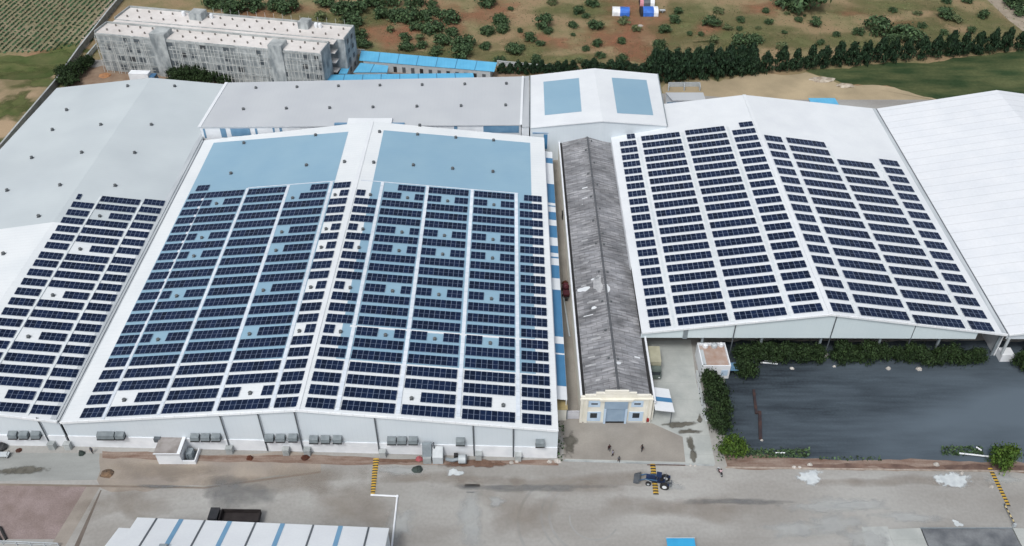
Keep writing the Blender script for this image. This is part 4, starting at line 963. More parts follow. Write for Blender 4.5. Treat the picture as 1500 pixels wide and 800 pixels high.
# boundary wall on the left
def wallthing(name, label, cat, pts, h, th, m):
    t = thing(name, label, cat, (pts[0].x, pts[0].y, 0)); mb = MB(); cp = MB()
    for a, b in zip(pts, pts[1:]):
        mb.bar(a + Vector((0, 0, h / 2)), b + Vector((0, 0, h / 2)), th, h); cp.bar(a + Vector((0, 0, h + .07)), b + Vector((0, 0, h + .07)), th + .15, .12)
    mb.build('wall', m, t); cp.build('coping', CONCRETE, t); return t
wallthing('boundary_wall', 'long grey boundary wall along the dirt track left of the unfinished building', 'wall', [at(190, -12), at(160, 24), at(118, 78), at(84, 126), at(40, 178), at(-30, 262)], 2.0, .3, mat('grey_block_wall', lin((140, 142, 138)), lin((116, 118, 114)), .5, .9))
wallthing('inner_wall', 'short pale wall inside the boundary wall beside the unfinished building', 'wall', [at(143, 70), at(120, 97)], 1.4, .3, L_GREY)
wallthing('boundary_wall', 'pale boundary wall behind the blue roofed sheds and the small white hall', 'wall', [at(505, 78), at(535, 80)], 1.6, .3, L_GREY)
wallthing('boundary_wall', 'thin pale boundary wall among dark bushes behind the small white hall', 'wall', [at(728, 96), at(790, 102), at(835, 104)], 1.6, .3, L_GREY)

# blue roofed sheds behind
def blue_shed(label, quad, zb, zf, doors, stripes):
    p = [at(*quad[0], zb), at(*quad[1], zb), at(*quad[2], zf), at(*quad[3], zf)]      # back left, back right, front right, front left
    t = thing('blue_roofed_shed', label, 'shed', ((p[2].x + p[3].x) / 2, (p[2].y + p[3].y) / 2, 0), 'blue roofed sheds behind the rear shed')
    MB().slab([p[3], p[2], p[1], p[0]], .1).build('roof', B_SHED, t)
    for k in range(1, stripes):
        a, b = lerp(p[0], p[1], k / stripes), lerp(p[3], p[2], k / stripes)
        MB().bar(lift(a, .03), lift(b, .03), .22, .06).build('roof_rib', mat('darker_blue_rib', lin((70, 126, 160)), lin((64, 116, 150)), 1, .6), t)
    ins = lambda a, c: a + (c - a) * .06
    cen = (p[0] + p[1] + p[2] + p[3]) / 4
    b_ = [ins(q, cen) for q in (p[3], p[2], p[1], p[0])]
    MB().hexa([(q.x, q.y, 0) for q in b_], [(q.x, q.y, q.z - .2) for q in b_]).build('wall', L_GREY, t)
    dv = (b_[1] - b_[0]); dn = Vector((dv.y, -dv.x, 0)).normalized()
    for k in range(doors):
        f = (k + .6) / (doors + .3); q = lerp(b_[0], b_[1], f) + dn * .04; e = dv.normalized() * .55; e.z = 0
        MB().hexa([(q - e).to_tuple()[:2] + (0,), (q + e).to_tuple()[:2] + (0,), (q + e - dn * .05).to_tuple()[:2] + (0,), (q - e - dn * .05).to_tuple()[:2] + (0,)],
                  [(q - e).to_tuple()[:2] + (1.9,), (q + e).to_tuple()[:2] + (1.9,), (q + e - dn * .05).to_tuple()[:2] + (1.9,), (q - e - dn * .05).to_tuple()[:2] + (1.9,)]).build('door', D_GREY if k % 3 else BLACK, t)
    return t
blue_shed('longest bright blue roofed shed, farthest back, with a row of dark doors', ((529, 74), (728, 91.5), (724, 105), (526, 88.5)), 3.9, 3.1, 14, 7)
blue_shed('short wide bright blue roofed shed in front of the longest one', ((528, 92), (569, 96.2), (567, 106), (517.5, 106)), 3.3, 3.0, 2, 2)
blue_shed('smallest bright blue roofed hut, next to the unfinished building', ((502, 96), (513, 96.4), (508.5, 108), (496, 108)), 3.0, 2.8, 0, 1)
blue_shed('long thin blue roof peeking out just above the rear grey shed', ((478, 109.5), (693, 107), (696, 121), (474, 123)), 3.2, 3.0, 0, 8)
# a scrap of blue roof behind the right hall
q = at(1208, 152, 2.4)
t = thing('blue_hut', 'small blue roofed hut peeking over the far edge of the right hall', 'hut', (q.x, q.y, 0))
MB().box(q.x - 3.6, q.x + 3.6, q.y - 2, q.y + 3, 0, 2.3).build('wall', L_GREY, t); MB().box(q.x - 3.9, q.x + 3.9, q.y - 2.3, q.y + 3.3, 2.3, 2.45).build('roof', B_SHED, t)

# ------------------------------------------------------------------ guard cabin and low white wall by the lane
Z = 3.6
k_ = [at(1029, 536, Z), at(1071, 536, Z), at(1063, 502, Z), at(1016, 502, Z)]
gc = thing('guard_cabin', 'white guard cabin with a walled brown roof terrace beside the lane', 'cabin', ((k_[0].x + k_[1].x) / 2, k_[0].y, 0))
rf = (k_[0].y + 3.0)
x0, x1, ya, yb = k_[0].x, k_[1].x, k_[0].y, k_[2].y
MB().box(x0, x1, ya, yb, 0, 2.9).build('wall', W_WALL, gc)
MB().box(x0 + .2, x1 - .2, ya + .2, yb - .2, 2.9, 2.95).build('roof', mat('brown_terrace', lin((150, 122, 106)), lin((170, 156, 148)), .5, .9), gc)
pp = MB(); pp.box(x0, x1, ya, ya + .2, 2.903, Z).box(x0, x1, yb - .2, yb, 2.903, Z).box(x0, x0 + .2, ya + .2, yb - .2, 2.903, Z).box(x1 - .2, x1, ya + .2, yb - .2, 2.903, Z); pp.build('parapet', W_WALL, gc)
MB().box(x0 + .8, x0 + 3.0, ya - .06, ya - .01, .2, 2.3).build('doorway', GLASS, gc)
MB().box(x1 - 1.7, x1 - .4, ya - .07, ya - .01, .9, 2.4).build('window', PALEBLUE, gc)
MB().box(x1 + .01, x1 + 1.8, ya + .1, ya + 2.2, 2.1, 2.25).build('side_awning', GLASS_B, gc)
for i, (px, py, r_) in enumerate(((1033, 508, .55), (1046, 508, .6), (1056, 507, .45))):
    q = at(px, py, 2.95); MB().lathe(q, [(r_, 0), (r_ * 1.05, .25), (r_, .7), (r_ * .6, .85), (.1, .9)], 12).build('water_tank', W_WALL if i != 1 else L_GREY, gc)
MB().box(x0 + .3, x0 + 1.0, ya + .8, yb - 1.6, 2.951, 3.2).build('bench', L_GREY, gc)
wallthing('lane_wall', 'low white wall between the pale lane and the dark cinder yard trees', 'wall', [at(1020, 548), at(1025, 575), at(1029, 592), at(1035, 617)], 1.0, .3, W_WALL)
# ------------------------------------------------------------------ white switch cabin in front of the middle hall
a, b = at(233, 680), at(268, 680)
sw = thing('switch_cabin', 'white cabin with grey slab roof and a small fenced yard before the middle hall', 'cabin', ((a.x + b.x) / 2, a.y, 0))
dp = 4.2
MB().box(a.x, b.x, a.y, a.y + dp, 0, 2.9).build('wall', W_WALL, sw)
MB().box(a.x - .25, b.x + .25, a.y - .25, a.y + dp + .25, 2.9, 3.05).build('roof', mat('stained_slab', lin((150, 146, 144)), lin((118, 112, 108)), .5, .9), sw)
pp = MB(); pp.box(a.x - .25, b.x + .25, a.y - .25, a.y - .1, 3.051, 3.2).box(b.x - .35, b.x + .25, a.y - .1, a.y + dp, 3.051, 3.25); pp.build('roof_kerb', W_WALL, sw)
MB().box(a.x - 1.2, a.x - .02, a.y + dp - 1.1, a.y + dp, 2.3, 3.2).build('side_box', D_GREY, sw)
ye = MB(); bx = b.x + 2.4
ye.box(b.x + .02, bx, a.y, a.y + .2, 0, .9).box(bx - .2, bx, a.y + .2, a.y + 3.0, 0, .9); ye.build('yard_wall', W_WALL, sw)
MB().box(b.x + .05, bx - .2, a.y + .2, a.y + 3, .0, .05).build('yard_floor', D_GREY, sw)
MB().box(b.x + .4, b.x + 1.5, a.y + 1.2, a.y + 2.6, .05, 1.4).box(b.x + .5, b.x + .7, a.y + 1.0, a.y + 1.2, .05, 1.1).build('transformer', M_GREY, sw)

# ------------------------------------------------------------------ near warehouse at the bottom edge
n0, n1 = at(201, 758, 6), at(570, 773.5, 6)
wh = thing('warehouse', 'white warehouse roof with alternating grey and blue stripes at the bottom edge', 'warehouse', ((n0.x + n1.x) / 2, n0.y, 0))
sl = .36; dpt = 16.0
g = (n1 - n0); gl = g.length; gx = g.normalized()
def wr(u, d, dz=0): return n0 + gx * u + Vector((0, -d, 6 * 0 + sl * d + dz))
roofslab(wh, [[wr(0, dpt), wr(gl, dpt), wr(gl, 0), wr(0, 0)], [wr(0, 2 * dpt, -2 * sl * dpt), wr(gl, 2 * dpt, -2 * sl * dpt), wr(gl, dpt), wr(0, dpt)]], W_ROOF2)
for u_ in (.3, gl - .3):
    q0_, q1_, q2_ = wr(u_, .5, -.4), wr(u_, dpt, -.4), wr(u_, 2 * dpt - .5, -2 * sl * dpt - .4 + .36)
    for a_, b_ in ((q0_, q1_), (q1_, q2_)):
        MB().hexa([(a_.x - .12, a_.y, 0), (b_.x - .12, b_.y, 0), (b_.x + .12, b_.y, 0), (a_.x + .12, a_.y, 0)], [(a_.x - .12, a_.y, a_.z), (b_.x - .12, b_.y, b_.z), (b_.x + .12, b_.y, b_.z), (a_.x + .12, a_.y, a_.z)]).build('side_wall', S_WALL, wh)
q0_, q1_ = wr(.5, 2 * dpt - .4, 0), wr(gl - .5, 2 * dpt - .4, 0)
MB().hexa([(q0_.x, q0_.y, 0), (q1_.x, q1_.y, 0), (q1_.x, q1_.y + .25, 0), (q0_.x, q0_.y + .25, 0)], [(q0_.x, q0_.y, 5.7), (q1_.x, q1_.y, 5.7), (q1_.x, q1_.y + .25, 5.7), (q0_.x, q0_.y + .25, 5.7)]).build('front_wall', W_WALL, wh)
MB().slab([wr(-3.0, dpt, -.5), wr(-.02, dpt, -.5), wr(-.02, 2.3, -.5), wr(-2.2, 2.3, -.5)], .2).build('side_roof', W_ROOF2, wh)
for px, kind in ((229.5, 0), (266, 1), (301, 0), (338, 1), (376, 0), (416, 1), (461, 0), (501, 1), (542, 0)):
    u = (at(px, 760, 6).x - n0.x) / gx.x; wd = .75 if kind else .32
    MB().slab([wr(u - wd / 2, dpt - .1, .06), wr(u + wd / 2, dpt - .1, .06), wr(u + wd / 2, .02, .06), wr(u - wd / 2, .02, .06)], .05).build('blue_stripe' if kind else 'roof_gutter', mat('steel_blue_sheet', lin((112, 154, 184)), lin((104, 146, 178)), .5, .5) if kind else D_GREY, wh)
MB().hexa([(n0.x + .2, n0.y - .5, 0), (n1.x - .2, n1.y - .5, 0), (n1.x - .2, n1.y - .25, 0), (n0.x + .2, n0.y - .25, 0)], [(n0.x + .2, n0.y - .5, 5.7), (n1.x - .2, n1.y - .5, 5.7), (n1.x - .2, n1.y - .25, 5.7), (n0.x + .2, n0.y - .25, 5.7)]).build('rear_wall', W_WALL, wh)
q = at(240, 798, 8.9)
MB().box(q.x - .6, q.x + .6, q.y - 1.2, q.y, 7.5, 9.2).build('roof_vent', M_GREY, wh)
# white kerb pipe beside it
t = thing('white_pipe', 'white pipe with two bends lying on the yard right of the striped warehouse', 'pipe', at(545, 726))
pts = [at(543, 725, .18), at(582, 727, .18), at(574, 800, .18)]
MB().tube([pts[0], pts[1]], .17, 8).build('pipe_run', W_WALL, t); MB().tube([pts[1], pts[2]], .17, 8).build('pipe_run', W_WALL, t)
MB().lathe(pts[1] - Vector((0, 0, .24)), [(.24, 0), (.26, .24), (.2, .45), (.05, .5)], 10).build('elbow', W_WALL, t)
# blue kiosk roof at bottom centre
a, b = at(976, 788.5, 3.2), at(1017, 788.5, 3.2)
t = thing('kiosk', 'small bright blue flat roofed kiosk cut by the bottom edge', 'kiosk', ((a.x + b.x) / 2, a.y, 0))
MB().box(a.x, b.x, a.y - 4, a.y, 3.05, 3.2).build('roof', mat('cyan_sheet', lin((58, 160, 208)), lin((52, 148, 198)), .5, .5), t); MB().box(a.x + .25, b.x - .25, a.y - 3.8, a.y - .25, 0, 3.05).build('wall', L_GREY, t)
MB().box(a.x - .1, b.x + .1, a.y, a.y + .12, 3.0, 3.28).build('roof_kerb', L_GREY, t)
# weighbridge
a, b = at(1346, 775.5), at(1474, 772.5)
t = thing('weighbridge', 'dark steel weighbridge deck between pale concrete ramps at the lower right', 'weighbridge', ((a.x + b.x) / 2, a.y - 2, 0))
y1 = a.y; y0_ = y1 - 3.6
MB().box(a.x + .3, b.x + .6, y0_, y1 - .2, .05, .42).build('deck', mat('worn_steel_deck', lin((124, 128, 131)), lin((92, 96, 101)), .35, .7, fine=.08), t)
MB().box(a.x + .1, b.x + .6, y1 - .15, y1, .05, .55).box(a.x + .6, b.x + .8, y0_ - .35, y0_ - .08, .05, .55).build('guard_rail', M_GREY, t)
for xa, xb_ in ((a.x - 5.3, a.x + .1), (b.x + .8, b.x + 7)):
    s_ = xa < a.x
    z0, z1 = (.06, .42) if s_ else (.42, .06)
    MB().hexa([(xa, y0_ - .2, 0), (xb_, y0_ - .2, 0), (xb_, y1, 0), (xa, y1, 0)], [(xa, y0_ - .2, z0), (xb_, y0_ - .2, z1), (xb_, y1, z1), (xa, y1, z0)]).build('ramp', LANE, t)
MB().box(a.x + .3, b.x + .6, y0_ - 3.2, y0_ - .5, .02, .06).build('pit_cover', mat('dark_pit', lin((44, 56, 72)), lin((36, 46, 60)), .5, .7), t)
patch('pale_slab', [(1262, 772), (1300, 771), (1312, 806), (1270, 806)], FADED_S, .013)

# speed bumps, yellow and black
YEL, BLK = mat('yellow_road_paint', lin((206, 166, 58)), lin((180, 150, 70)), 2, .7), mat('black_road_paint', (.03, .03, .03), (.06, .06, .055), 2, .8)
def bump(label, p0, p1, w, n, w1=None):
    p0, p1 = Vector(p0), Vector(p1); w1 = w1 or w
    t = thing('speed_bump', label, 'speed bump', lerp(p0, p1, .5), 'striped speed bumps across the road')
    d = (p1 - p0); s = Vector((d.y, -d.x, 0)).normalized()
    mbs = (MB(), MB())
    for k in range(n):
        a, b = p0 + d * (k / n), p0 + d * ((k + 1) / n); ww = w + (w1 - w) * k / n
        mb = mbs[k % 2]
        sec = [(-.5, 0), (-.28, .07), (.28, .07), (.5, 0)]
        for (u0, h0), (u1, h1) in zip(sec, sec[1:]):
            mb.face([a + s * (u1 * ww) + UP * (h1 + .045), a + s * (u0 * ww) + UP * (h0 + .045), b + s * (u0 * ww) + UP * (h0 + .045), b + s * (u1 * ww) + UP * (h1 + .045)][::-1])
    mb2 = MB()
    for q, s2 in enumerate(mbs):
        n0 = len(mb2.v); mb2.v += s2.v; mb2.f += [tuple(i + n0 for i in f) for f in s2.f]; mb2.m += [q] * len(s2.f)
    mb2.build('striped_hump', [YEL, BLK], t)
bump('yellow and black speed bump between middle hall wall and the white pipe', at(551, 672), at(546, 724), 1.05, 27, .75)
bump('yellow and black speed bump with the blue loader standing across it', at(956, 680), at(961, 725), .95, 22)
bump('yellow and black speed bump at the right edge near the weighbridge', at(1450, 686), at(1478, 742), .8, 26, .65)
chain = thing('boom_barrier', 'thin black and yellow boom barrier pole at lower right', 'barrier', at(1478, 744))
b0, b1 = at(1471, 738, .5), at(1487, 768, .9)
mbs = (MB(), MB())
for k in range(9): mbs[k % 2].tube([lerp(b0, b1, k / 9), lerp(b0, b1, (k + 1) / 9)], .12, 6)
mb2 = MB()
for q, s2 in enumerate(mbs):
    n0 = len(mb2.v); mb2.v += s2.v; mb2.f += [tuple(i + n0 for i in f) for f in s2.f]; mb2.m += [q] * len(s2.f)
mb2.build('striped_pole', [BLK, mat('pale_yellow_paint', lin((206, 190, 140)), lin((190, 172, 120)), 2)], chain)
MB().box(b1.x - .2, b1.x + .2, b1.y - .2, b1.y + .2, 0, 1.0).build('post', L_GREY, chain)
MB().box(b0.x - .08, b0.x + .08, b0.y - .08, b0.y + .08, 0, .45).build('rest', L_GREY, chain)
# railing at bottom left
a, b = at(-60, 790, 1.0), at(84, 796, 1.0)
t = thing('railing', 'pale grey railing along the lower left edge of the pink paved yard', 'railing', (b.x, b.y, 0))
MB().bar((a.x, a.y, 1.0), (b.x, b.y, 1.0), .14).build('top_rail', L_GREY, t); MB().bar((a.x, a.y, .45), (b.x, b.y, .45), .1).build('lower_rail', L_GREY, t)
for k in range(8):
    q = lerp(a, b, k / 7); MB().box(q.x - .07, q.x + .07, q.y - .07, q.y + .07, 0, 1.05).build('post', L_GREY, t)
# rusty beam in the cinder yard
a, b = at(1104, 571, .2), at(1114, 643, .2); m_ = at(1108, 606, .2)
t = MB().bar(a, m_, .5, .3).bar(m_ + Vector((.75, .6, 0)), b, .6, .35).build('rusty_beam', mat('rust', lin((70, 52, 48)), lin((48, 42, 46)), .8, .85), org=lerp(a, b, .5))
tag(t, 'long rusty brown beam in two lengths lying on the dark cinder yard', 'beam')
# ------------------------------------------------------------------ vegetation
def leafmat(name, a, b):
    return mat(name, lin(a), lin(b), .6, .7, spec=.2, big=0, island=.68, lo=.3, hi=.7)
F_HEDGE = leafmat('dark_hedge_leaves', (34, 50, 30), (52, 70, 40))
F_SHRUB = leafmat('fresh_shrub_leaves', (84, 108, 42), (58, 84, 38))
F_PINE = leafmat('blue_green_needles', (30, 50, 36), (46, 66, 44))
F_BUSH = leafmat('scrub_leaves', (56, 78, 54), (76, 96, 64))
F_BUSH2 = leafmat('grey_green_scrub_leaves', (86, 100, 70), (102, 112, 78))
BARK = mat('grey_brown_bark', lin((92, 78, 66)), lin((70, 60, 52)), 3, .9)
def crown_mesh(name, seed, m, n=420, leaf=.17, clumps=16, shape='round', flat=.62):
    """a crown in a unit box: many small leaf faces gathered in uneven clumps, gaps between them"""
    r = random.Random(seed); v, f = [], []
    cl = []
    for k in range(clumps):
        if shape == 'round':
            t, u = r.uniform(0, 6.283), r.random() ** .5
            z = r.uniform(.18, .95); rad_ = math.sqrt(max(.05, 1 - ((z - .45) / .62) ** 2)) * u * .85
            cl.append((rad_ * math.cos(t), rad_ * math.sin(t), z, r.uniform(.13, .3)))
        else:
            z = r.random() ** .85; t = r.uniform(0, 6.283); prof = math.sin(math.pi * min(1, .22 + z * .74)) ** .8 * (1 - .35 * z)
            rad_ = prof * .86 * r.random() ** .45
            cl.append((rad_ * math.cos(t), rad_ * math.sin(t), .03 + z * .93, r.uniform(.12, .24) * (1.15 - .6 * z)))
    for k in range(n):
        cx_, cy_, cz_, cr = r.choice(cl)
        if r.random() < .38:
            cr *= 2.1
        d = Vector((r.gauss(0, 1), r.gauss(0, 1), r.gauss(0, .8))).normalized() * cr * r.random() ** .4
        p = Vector((cx_ + d.x, cy_ + d.y, max(.02, cz_ + d.z * flat)))
        nrm = (d.normalized() + Vector((r.gauss(0, .5), r.gauss(0, .5), r.gauss(.4, .5)))).normalized()
        a = nrm.cross(Vector((r.gauss(0, 1), r.gauss(0, 1), r.gauss(0, 1)))).normalized(); b = nrm.cross(a)
        s = leaf * r.uniform(.6, 1.25); i = len(v)
        v += [p - a * s, p - b * s * .55, p + a * s, p + b * s * .55]; f.append((i, i + 1, i + 2, i + 3))
    me = bpy.data.meshes.new(name); me.from_pydata([tuple(q) for q in v], [], f); me.materials.append(m); me.update(); return me
def trunk_mesh(name, seed, h=.55, r0=.05):
    r = random.Random(seed); mb = MB()
    mb.tube([(0, 0, -.02), (.01, .01, h * .5), (.0, .02, h)], r0, 7, r1=r0 * .55)
    for k in range(4):
        t = k * 1.57 + r.uniform(-.4, .4); z = h * r.uniform(.5, .9)
        mb.tube([(0, .01, z), (.22 * math.cos(t), .22 * math.sin(t), z + .2), (.36 * math.cos(t), .36 * math.sin(t), z + .3)], r0 * .45, 5, r1=r0 * .15)
    o = mb.build(name, BARK); me = o.data; bpy.data.objects.remove(o); return me
TRUNK = trunk_mesh('trunk', 1)
CR = {}
for nm, m_, shp, leaf, n_, c_ in (('hedge', F_HEDGE, 'round', .085, 3200, 60), ('shrub', F_SHRUB, 'round', .085, 2600, 46), ('pine', F_PINE, 'cone', .10, 2200, 46), ('bush', F_BUSH, 'round', .12, 1200, 34), ('pale', F_BUSH2, 'round', .12, 800, 26)):
    CR[nm] = [crown_mesh('crown', 100 * len(nm) + k, m_, n_, leaf, c_, shp) for k in range(4)]
RV = random.Random(11)
def tree(name, label, cat, p, w, h, kind, group=None, trunk=True):
    t = thing(name, label, cat, (p.x, p.y, p.z), group)
    o = bpy.data.objects.new('crown', RV.choice(CR[kind])); C.objects.link(o); o.parent = t
    lift_ = .06 * h
    o.location = (0, 0, lift_); o.scale = (w / 2 * RV.uniform(.92, 1.08), w / 2 * RV.uniform(.92, 1.08), h * .95); o.rotation_euler.z = RV.uniform(0, 6.28)
    if trunk:
        o = bpy.data.objects.new('trunk', TRUNK); C.objects.link(o); o.parent = t; o.scale = (w / 2.2, w / 2.2, h)
    return t
def bush1(name, label, cat, p, w, h, kind, group):     # far shrubs, too small to show stems
    o = bpy.data.objects.new(name, RV.choice(CR[kind])); C.objects.link(o)
    o.location = (p.x, p.y, p.z - .05); o.scale = (w / 2, w / 2 * RV.uniform(.8, 1.1), h); o.rotation_euler.z = RV.uniform(0, 6.28)
    return tag(o, label, cat, group)
# hedge trees under the edge of the right hall
GH = 'hedge trees along the front of the right hall'
sets = (('left', (1086, 1107, 1128, 1150, 1172, 1194)), ('middle', (1228, 1248, 1268, 1289, 1310, 1328)), ('right', (1350, 1369, 1389, 1409, 1429)))
for nm, xs in sets:
    for i, px in enumerate(xs):
        tree('hedge_tree', f'dark green hedge tree, {ordw(i)} from left in the {nm} clump under the right hall front', 'tree', at(px, 527 if nm != 'right' else 531), RV.uniform(3.5, 4.7), RV.uniform(3.1, 4.5), 'hedge', GH)
tree('hedge_tree', 'dark green tree at the right picture edge below the far right hall', 'tree', at(1494, 540), 4.2, 4.0, 'hedge', GH)
tree('hedge_tree', 'dark green tree behind the one at the right picture edge', 'tree', at(1512, 525), 4.2, 4.0, 'hedge', GH)
GL = 'trees along the low white wall'
for i, (px, py, w, h) in enumerate(((1091, 552, 5.0, 4.6),)):
    tree('yard_tree', 'bushy dark tree right of the white guard cabin', 'tree', at(px, py), w, h, 'hedge', GL)
for i, (px, py) in enumerate(((1041, 568), (1046, 590), (1049, 612), (1052, 628))):
    tree('yard_tree', f'bushy dark tree by the low white wall, {ordw(i)} in line from the guard cabin', 'tree', at(px, py), (4.6, 5.2, 5.4, 4.8)[i], (4.4, 5.0, 5.0, 4.2)[i], 'hedge', GL)
tree('yard_shrub', 'round green shrub at the lower left corner of the cinder yard', 'shrub', at(1070, 666), 5.2, 4.2, 'shrub', GL)
tree('yard_shrub', 'bright green shrub on the verge near the striped speed bump at right', 'shrub', at(1464, 680), 5.2, 4.6, 'shrub', GL)
def weeds(label, spots, seed):
    r = random.Random(seed); v, f = [], []
    for (x0, y0, x1, y1, n) in spots:
        for k in range(n):
            p = at(r.uniform(x0, x1), r.uniform(y0, y1)); h = r.uniform(.2, .9)
            p.z = r.uniform(.02, h)
            a = Vector((r.gauss(0, 1), r.gauss(0, 1), r.gauss(0, .5))).normalized(); b = a.cross(Vector((r.gauss(0, 1), r.gauss(0, 1), 1))).normalized()
            s = r.uniform(.14, .34); i = len(v); v += [p - a * s, p - b * s * .6, p + a * s, p + b * s * .6]; f.append((i, i + 1, i + 2, i + 3))
    me = bpy.data.meshes.new('weeds'); me.from_pydata([tuple(q) for q in v], [], f); me.materials.append(F_BUSH); me.update()
    o = bpy.data.objects.new('weeds', me); C.objects.link(o); tag(o, label, 'weeds', None, 'stuff')
weeds('low green weeds on the verge between cinder yard and road', [(1080, 659, 1185, 671, 700), (1378, 655, 1440, 668, 380), (1440, 668, 1480, 676, 60), (1200, 670, 1290, 675, 60)], 5)
weeds('sparse weeds along wall feet and lane edges', [(1050, 628, 1072, 676, 90), (816, 610, 826, 676, 70), (1205, 518, 1225, 530, 60), (1334, 518, 1350, 530, 60)], 6)
# row of trees beyond the green field
GT = 'trees in the long row behind the halls'
xs = [0, 78, 158, 238, 318, 392, 470, 545, 618, 695, 765, 842, 925, 1000, 1080, 1150, 1230, 1305, 1385, 1465, 1545]
for i, x in enumerate(xs):
    px = 1100 + x / 3.7375; py = (402 - x * .0885) / 3.7375
    tree('row_tree', f'slim dark evergreen, {ordw(i)} from left in the row edging the green field', 'tree', at(px, py), RV.uniform(5.2, 6.0), RV.uniform(6.8, 8.4), 'pine', GT)
for i in range(9):
    px = 966 + i * 16.4; py = 119.5 - i * 1.45
    tree('row_tree', f'dark dense evergreen, {ordw(i)} from left in the thick belt by the sandy clearing', 'tree', at(px, py), RV.uniform(5.6, 6.8), RV.uniform(7.4, 9.0), 'pine', GT)
for i in range(10):
    px = 958 + i * 15.5; py = 108 - i * 1.2
    tree('row_tree', f'dark evergreen, {ordw(i)} from left in the rear line of the thick belt', 'tree', at(px, py), RV.uniform(6.0, 7.2), RV.uniform(6.5, 8.4), 'pine', GT)
GS = 'small dark trees behind the small white hall'
for i in range(10):
    px = 736 + i * 11.5; py = 107.5 + RV.uniform(-1, .6) - i * .1
    tree('small_tree', f'small dark evergreen behind the link roof, {ordw(i)} from left', 'tree', at(px, py), RV.uniform(3.4, 4.4), RV.uniform(3.0, 4.4), 'pine', GS)
for i in range(9):
    px = 858 + i * 12.0; py = 103 + RV.uniform(-2, 0) + i * .6
    tree('small_tree', f'small dark tree right behind the small white hall, {ordw(i)} from left', 'tree', at(px, py), RV.uniform(4, 5), RV.uniform(2.6, 3.8), 'pine', GS)
# trees around the unfinished building
GU = 'dark trees near the unfinished building'
for i, (px, py, w, h) in enumerate(((98, 119, 7, 4.5), (112, 112, 6, 4.5), (124, 103, 5, 4), (104, 124, 6, 3.5), (131, 95, 4, 3))):
    tree('wall_tree', f'dark bushy tree in the corner between boundary wall and left hall, {ordw(i)} from the hall' if i else 'largest dark bushy tree in the corner between boundary wall and left hall', 'tree', at(px, py), w, h, 'hedge', GU)
for i, px in enumerate((258, 272, 286, 300, 316, 332)):
    tree('wall_tree', f'dark tree at the foot of the scaffolded front, {ordw(i)} from left', 'tree', at(px, 118 + i * .6), RV.uniform(5, 6.5), (3.6, 4.6, 4.8, 4.2, 3.4, 2.8)[i], 'hedge', GU)
# scrub bushes on the plain, each where the photo shows it (x, y, width in photo pixels)
B2 = '70,35,140 200,40,100 270,45,130 470,15,120 560,60,120 450,95,80 620,120,130 640,60,130 720,20,140 830,15,120 870,90,130 780,85,110 940,100,130 960,15,130 1020,100,100 1060,30,90 1070,70,80 1060,160,120 980,150,90 1150,105,120 1170,185,80 910,210,80 990,210,70 1110,225,110 1000,255,70 920,265,90 1230,240,120 1220,295,130 1080,285,100 1430,120,90 1360,175,90 1445,165,70 1370,15,90 610,180,120 660,200,90 620,235,90 690,250,80 1350,255,70 1485,275,70 830,165,60 -60,20,150 -130,30,120 -30,60,110'
B3 = '125,120,95 55,175,85 135,165,70 50,15,110 180,50,35 360,130,115 385,172,60 410,15,70 550,65,80 590,90,50 630,22,85 520,140,60 640,145,95 285,210,85 340,240,60 195,275,110 240,265,50 655,242,70 590,268,50 785,225,60 670,305,60 560,340,60 790,330,80 320,330,70 120,335,70 20,260,40 800,120,80 870,160,60 1020,165,90 1075,110,80 1095,65,60 990,255,90 990,305,90 1280,130,100 1365,155,60 1290,228,75 1440,112,60 1315,65,60 1160,187,40 1220,190,40 1215,275,50 1450,235,110 1430,160,40 230,170,40 520,190,30'
B4 = '290,20,230 200,10,160 80,60,45 195,75,35 260,110,50 350,125,90 95,125,50 40,155,30 180,178,35 465,190,45 585,180,60 690,165,150 840,195,160 770,225,80 1060,85,110 1120,110,70 1270,90,70 935,145,50 1055,180,50 1205,170,50 25,220,80 165,255,70 380,235,50 910,75,50 775,60,40 1070,5,60 1180,5,60 710,100,35 1460,30,120 1480,70,90 1420,10,80'
bl = []
for base, s in ((350, B2), (700, B3), (1100, B4)):
    for e in s.split():
        x, y, w = map(float, e.split(',')); bl.append((base + x / 3.7375, y / 3.7375, w / 3.7375))
def zone(px, py):
    far_ = 'far' if py < 24 else 'near'
    if px < 500: z = 'behind the unfinished building'
    elif px < 640: z = 'behind the blue roofed sheds'
    elif px < 790: z = 'left of the tents'
    elif px < 1010: z = 'around the tents'
    elif px < 1190: z = 'behind the thick tree belt'
    else: z = 'behind the evergreen row'
    return far_, z
bz = {}
for b in bl: bz.setdefault(zone(b[0], b[1]), []).append(b)
for (fr_, z), lst in bz.items():
    lst.sort()
    for i, (px, py, w) in enumerate(lst):
        p = at(px, py + w * .12); p.z = -.06
        d = math.sqrt(p.x ** 2 + p.y ** 2 + 130 ** 2); wm = w * d / FPX * .98
        kind = 'bush' if RV.random() < .68 or w > 22 else 'pale'
        tone = 'dark green' if kind == 'bush' else 'grey-green'
        size = 'large' if w > 26 else 'middling' if w > 18 else 'small'
        bush1('scrub_bush', f'{size} {tone} bush, {ordw(i)} from left in the {fr_} scrub {z}', 'bush', p, wm, wm * RV.uniform(.40, .55), kind, 'scrub bushes on the dry plain')
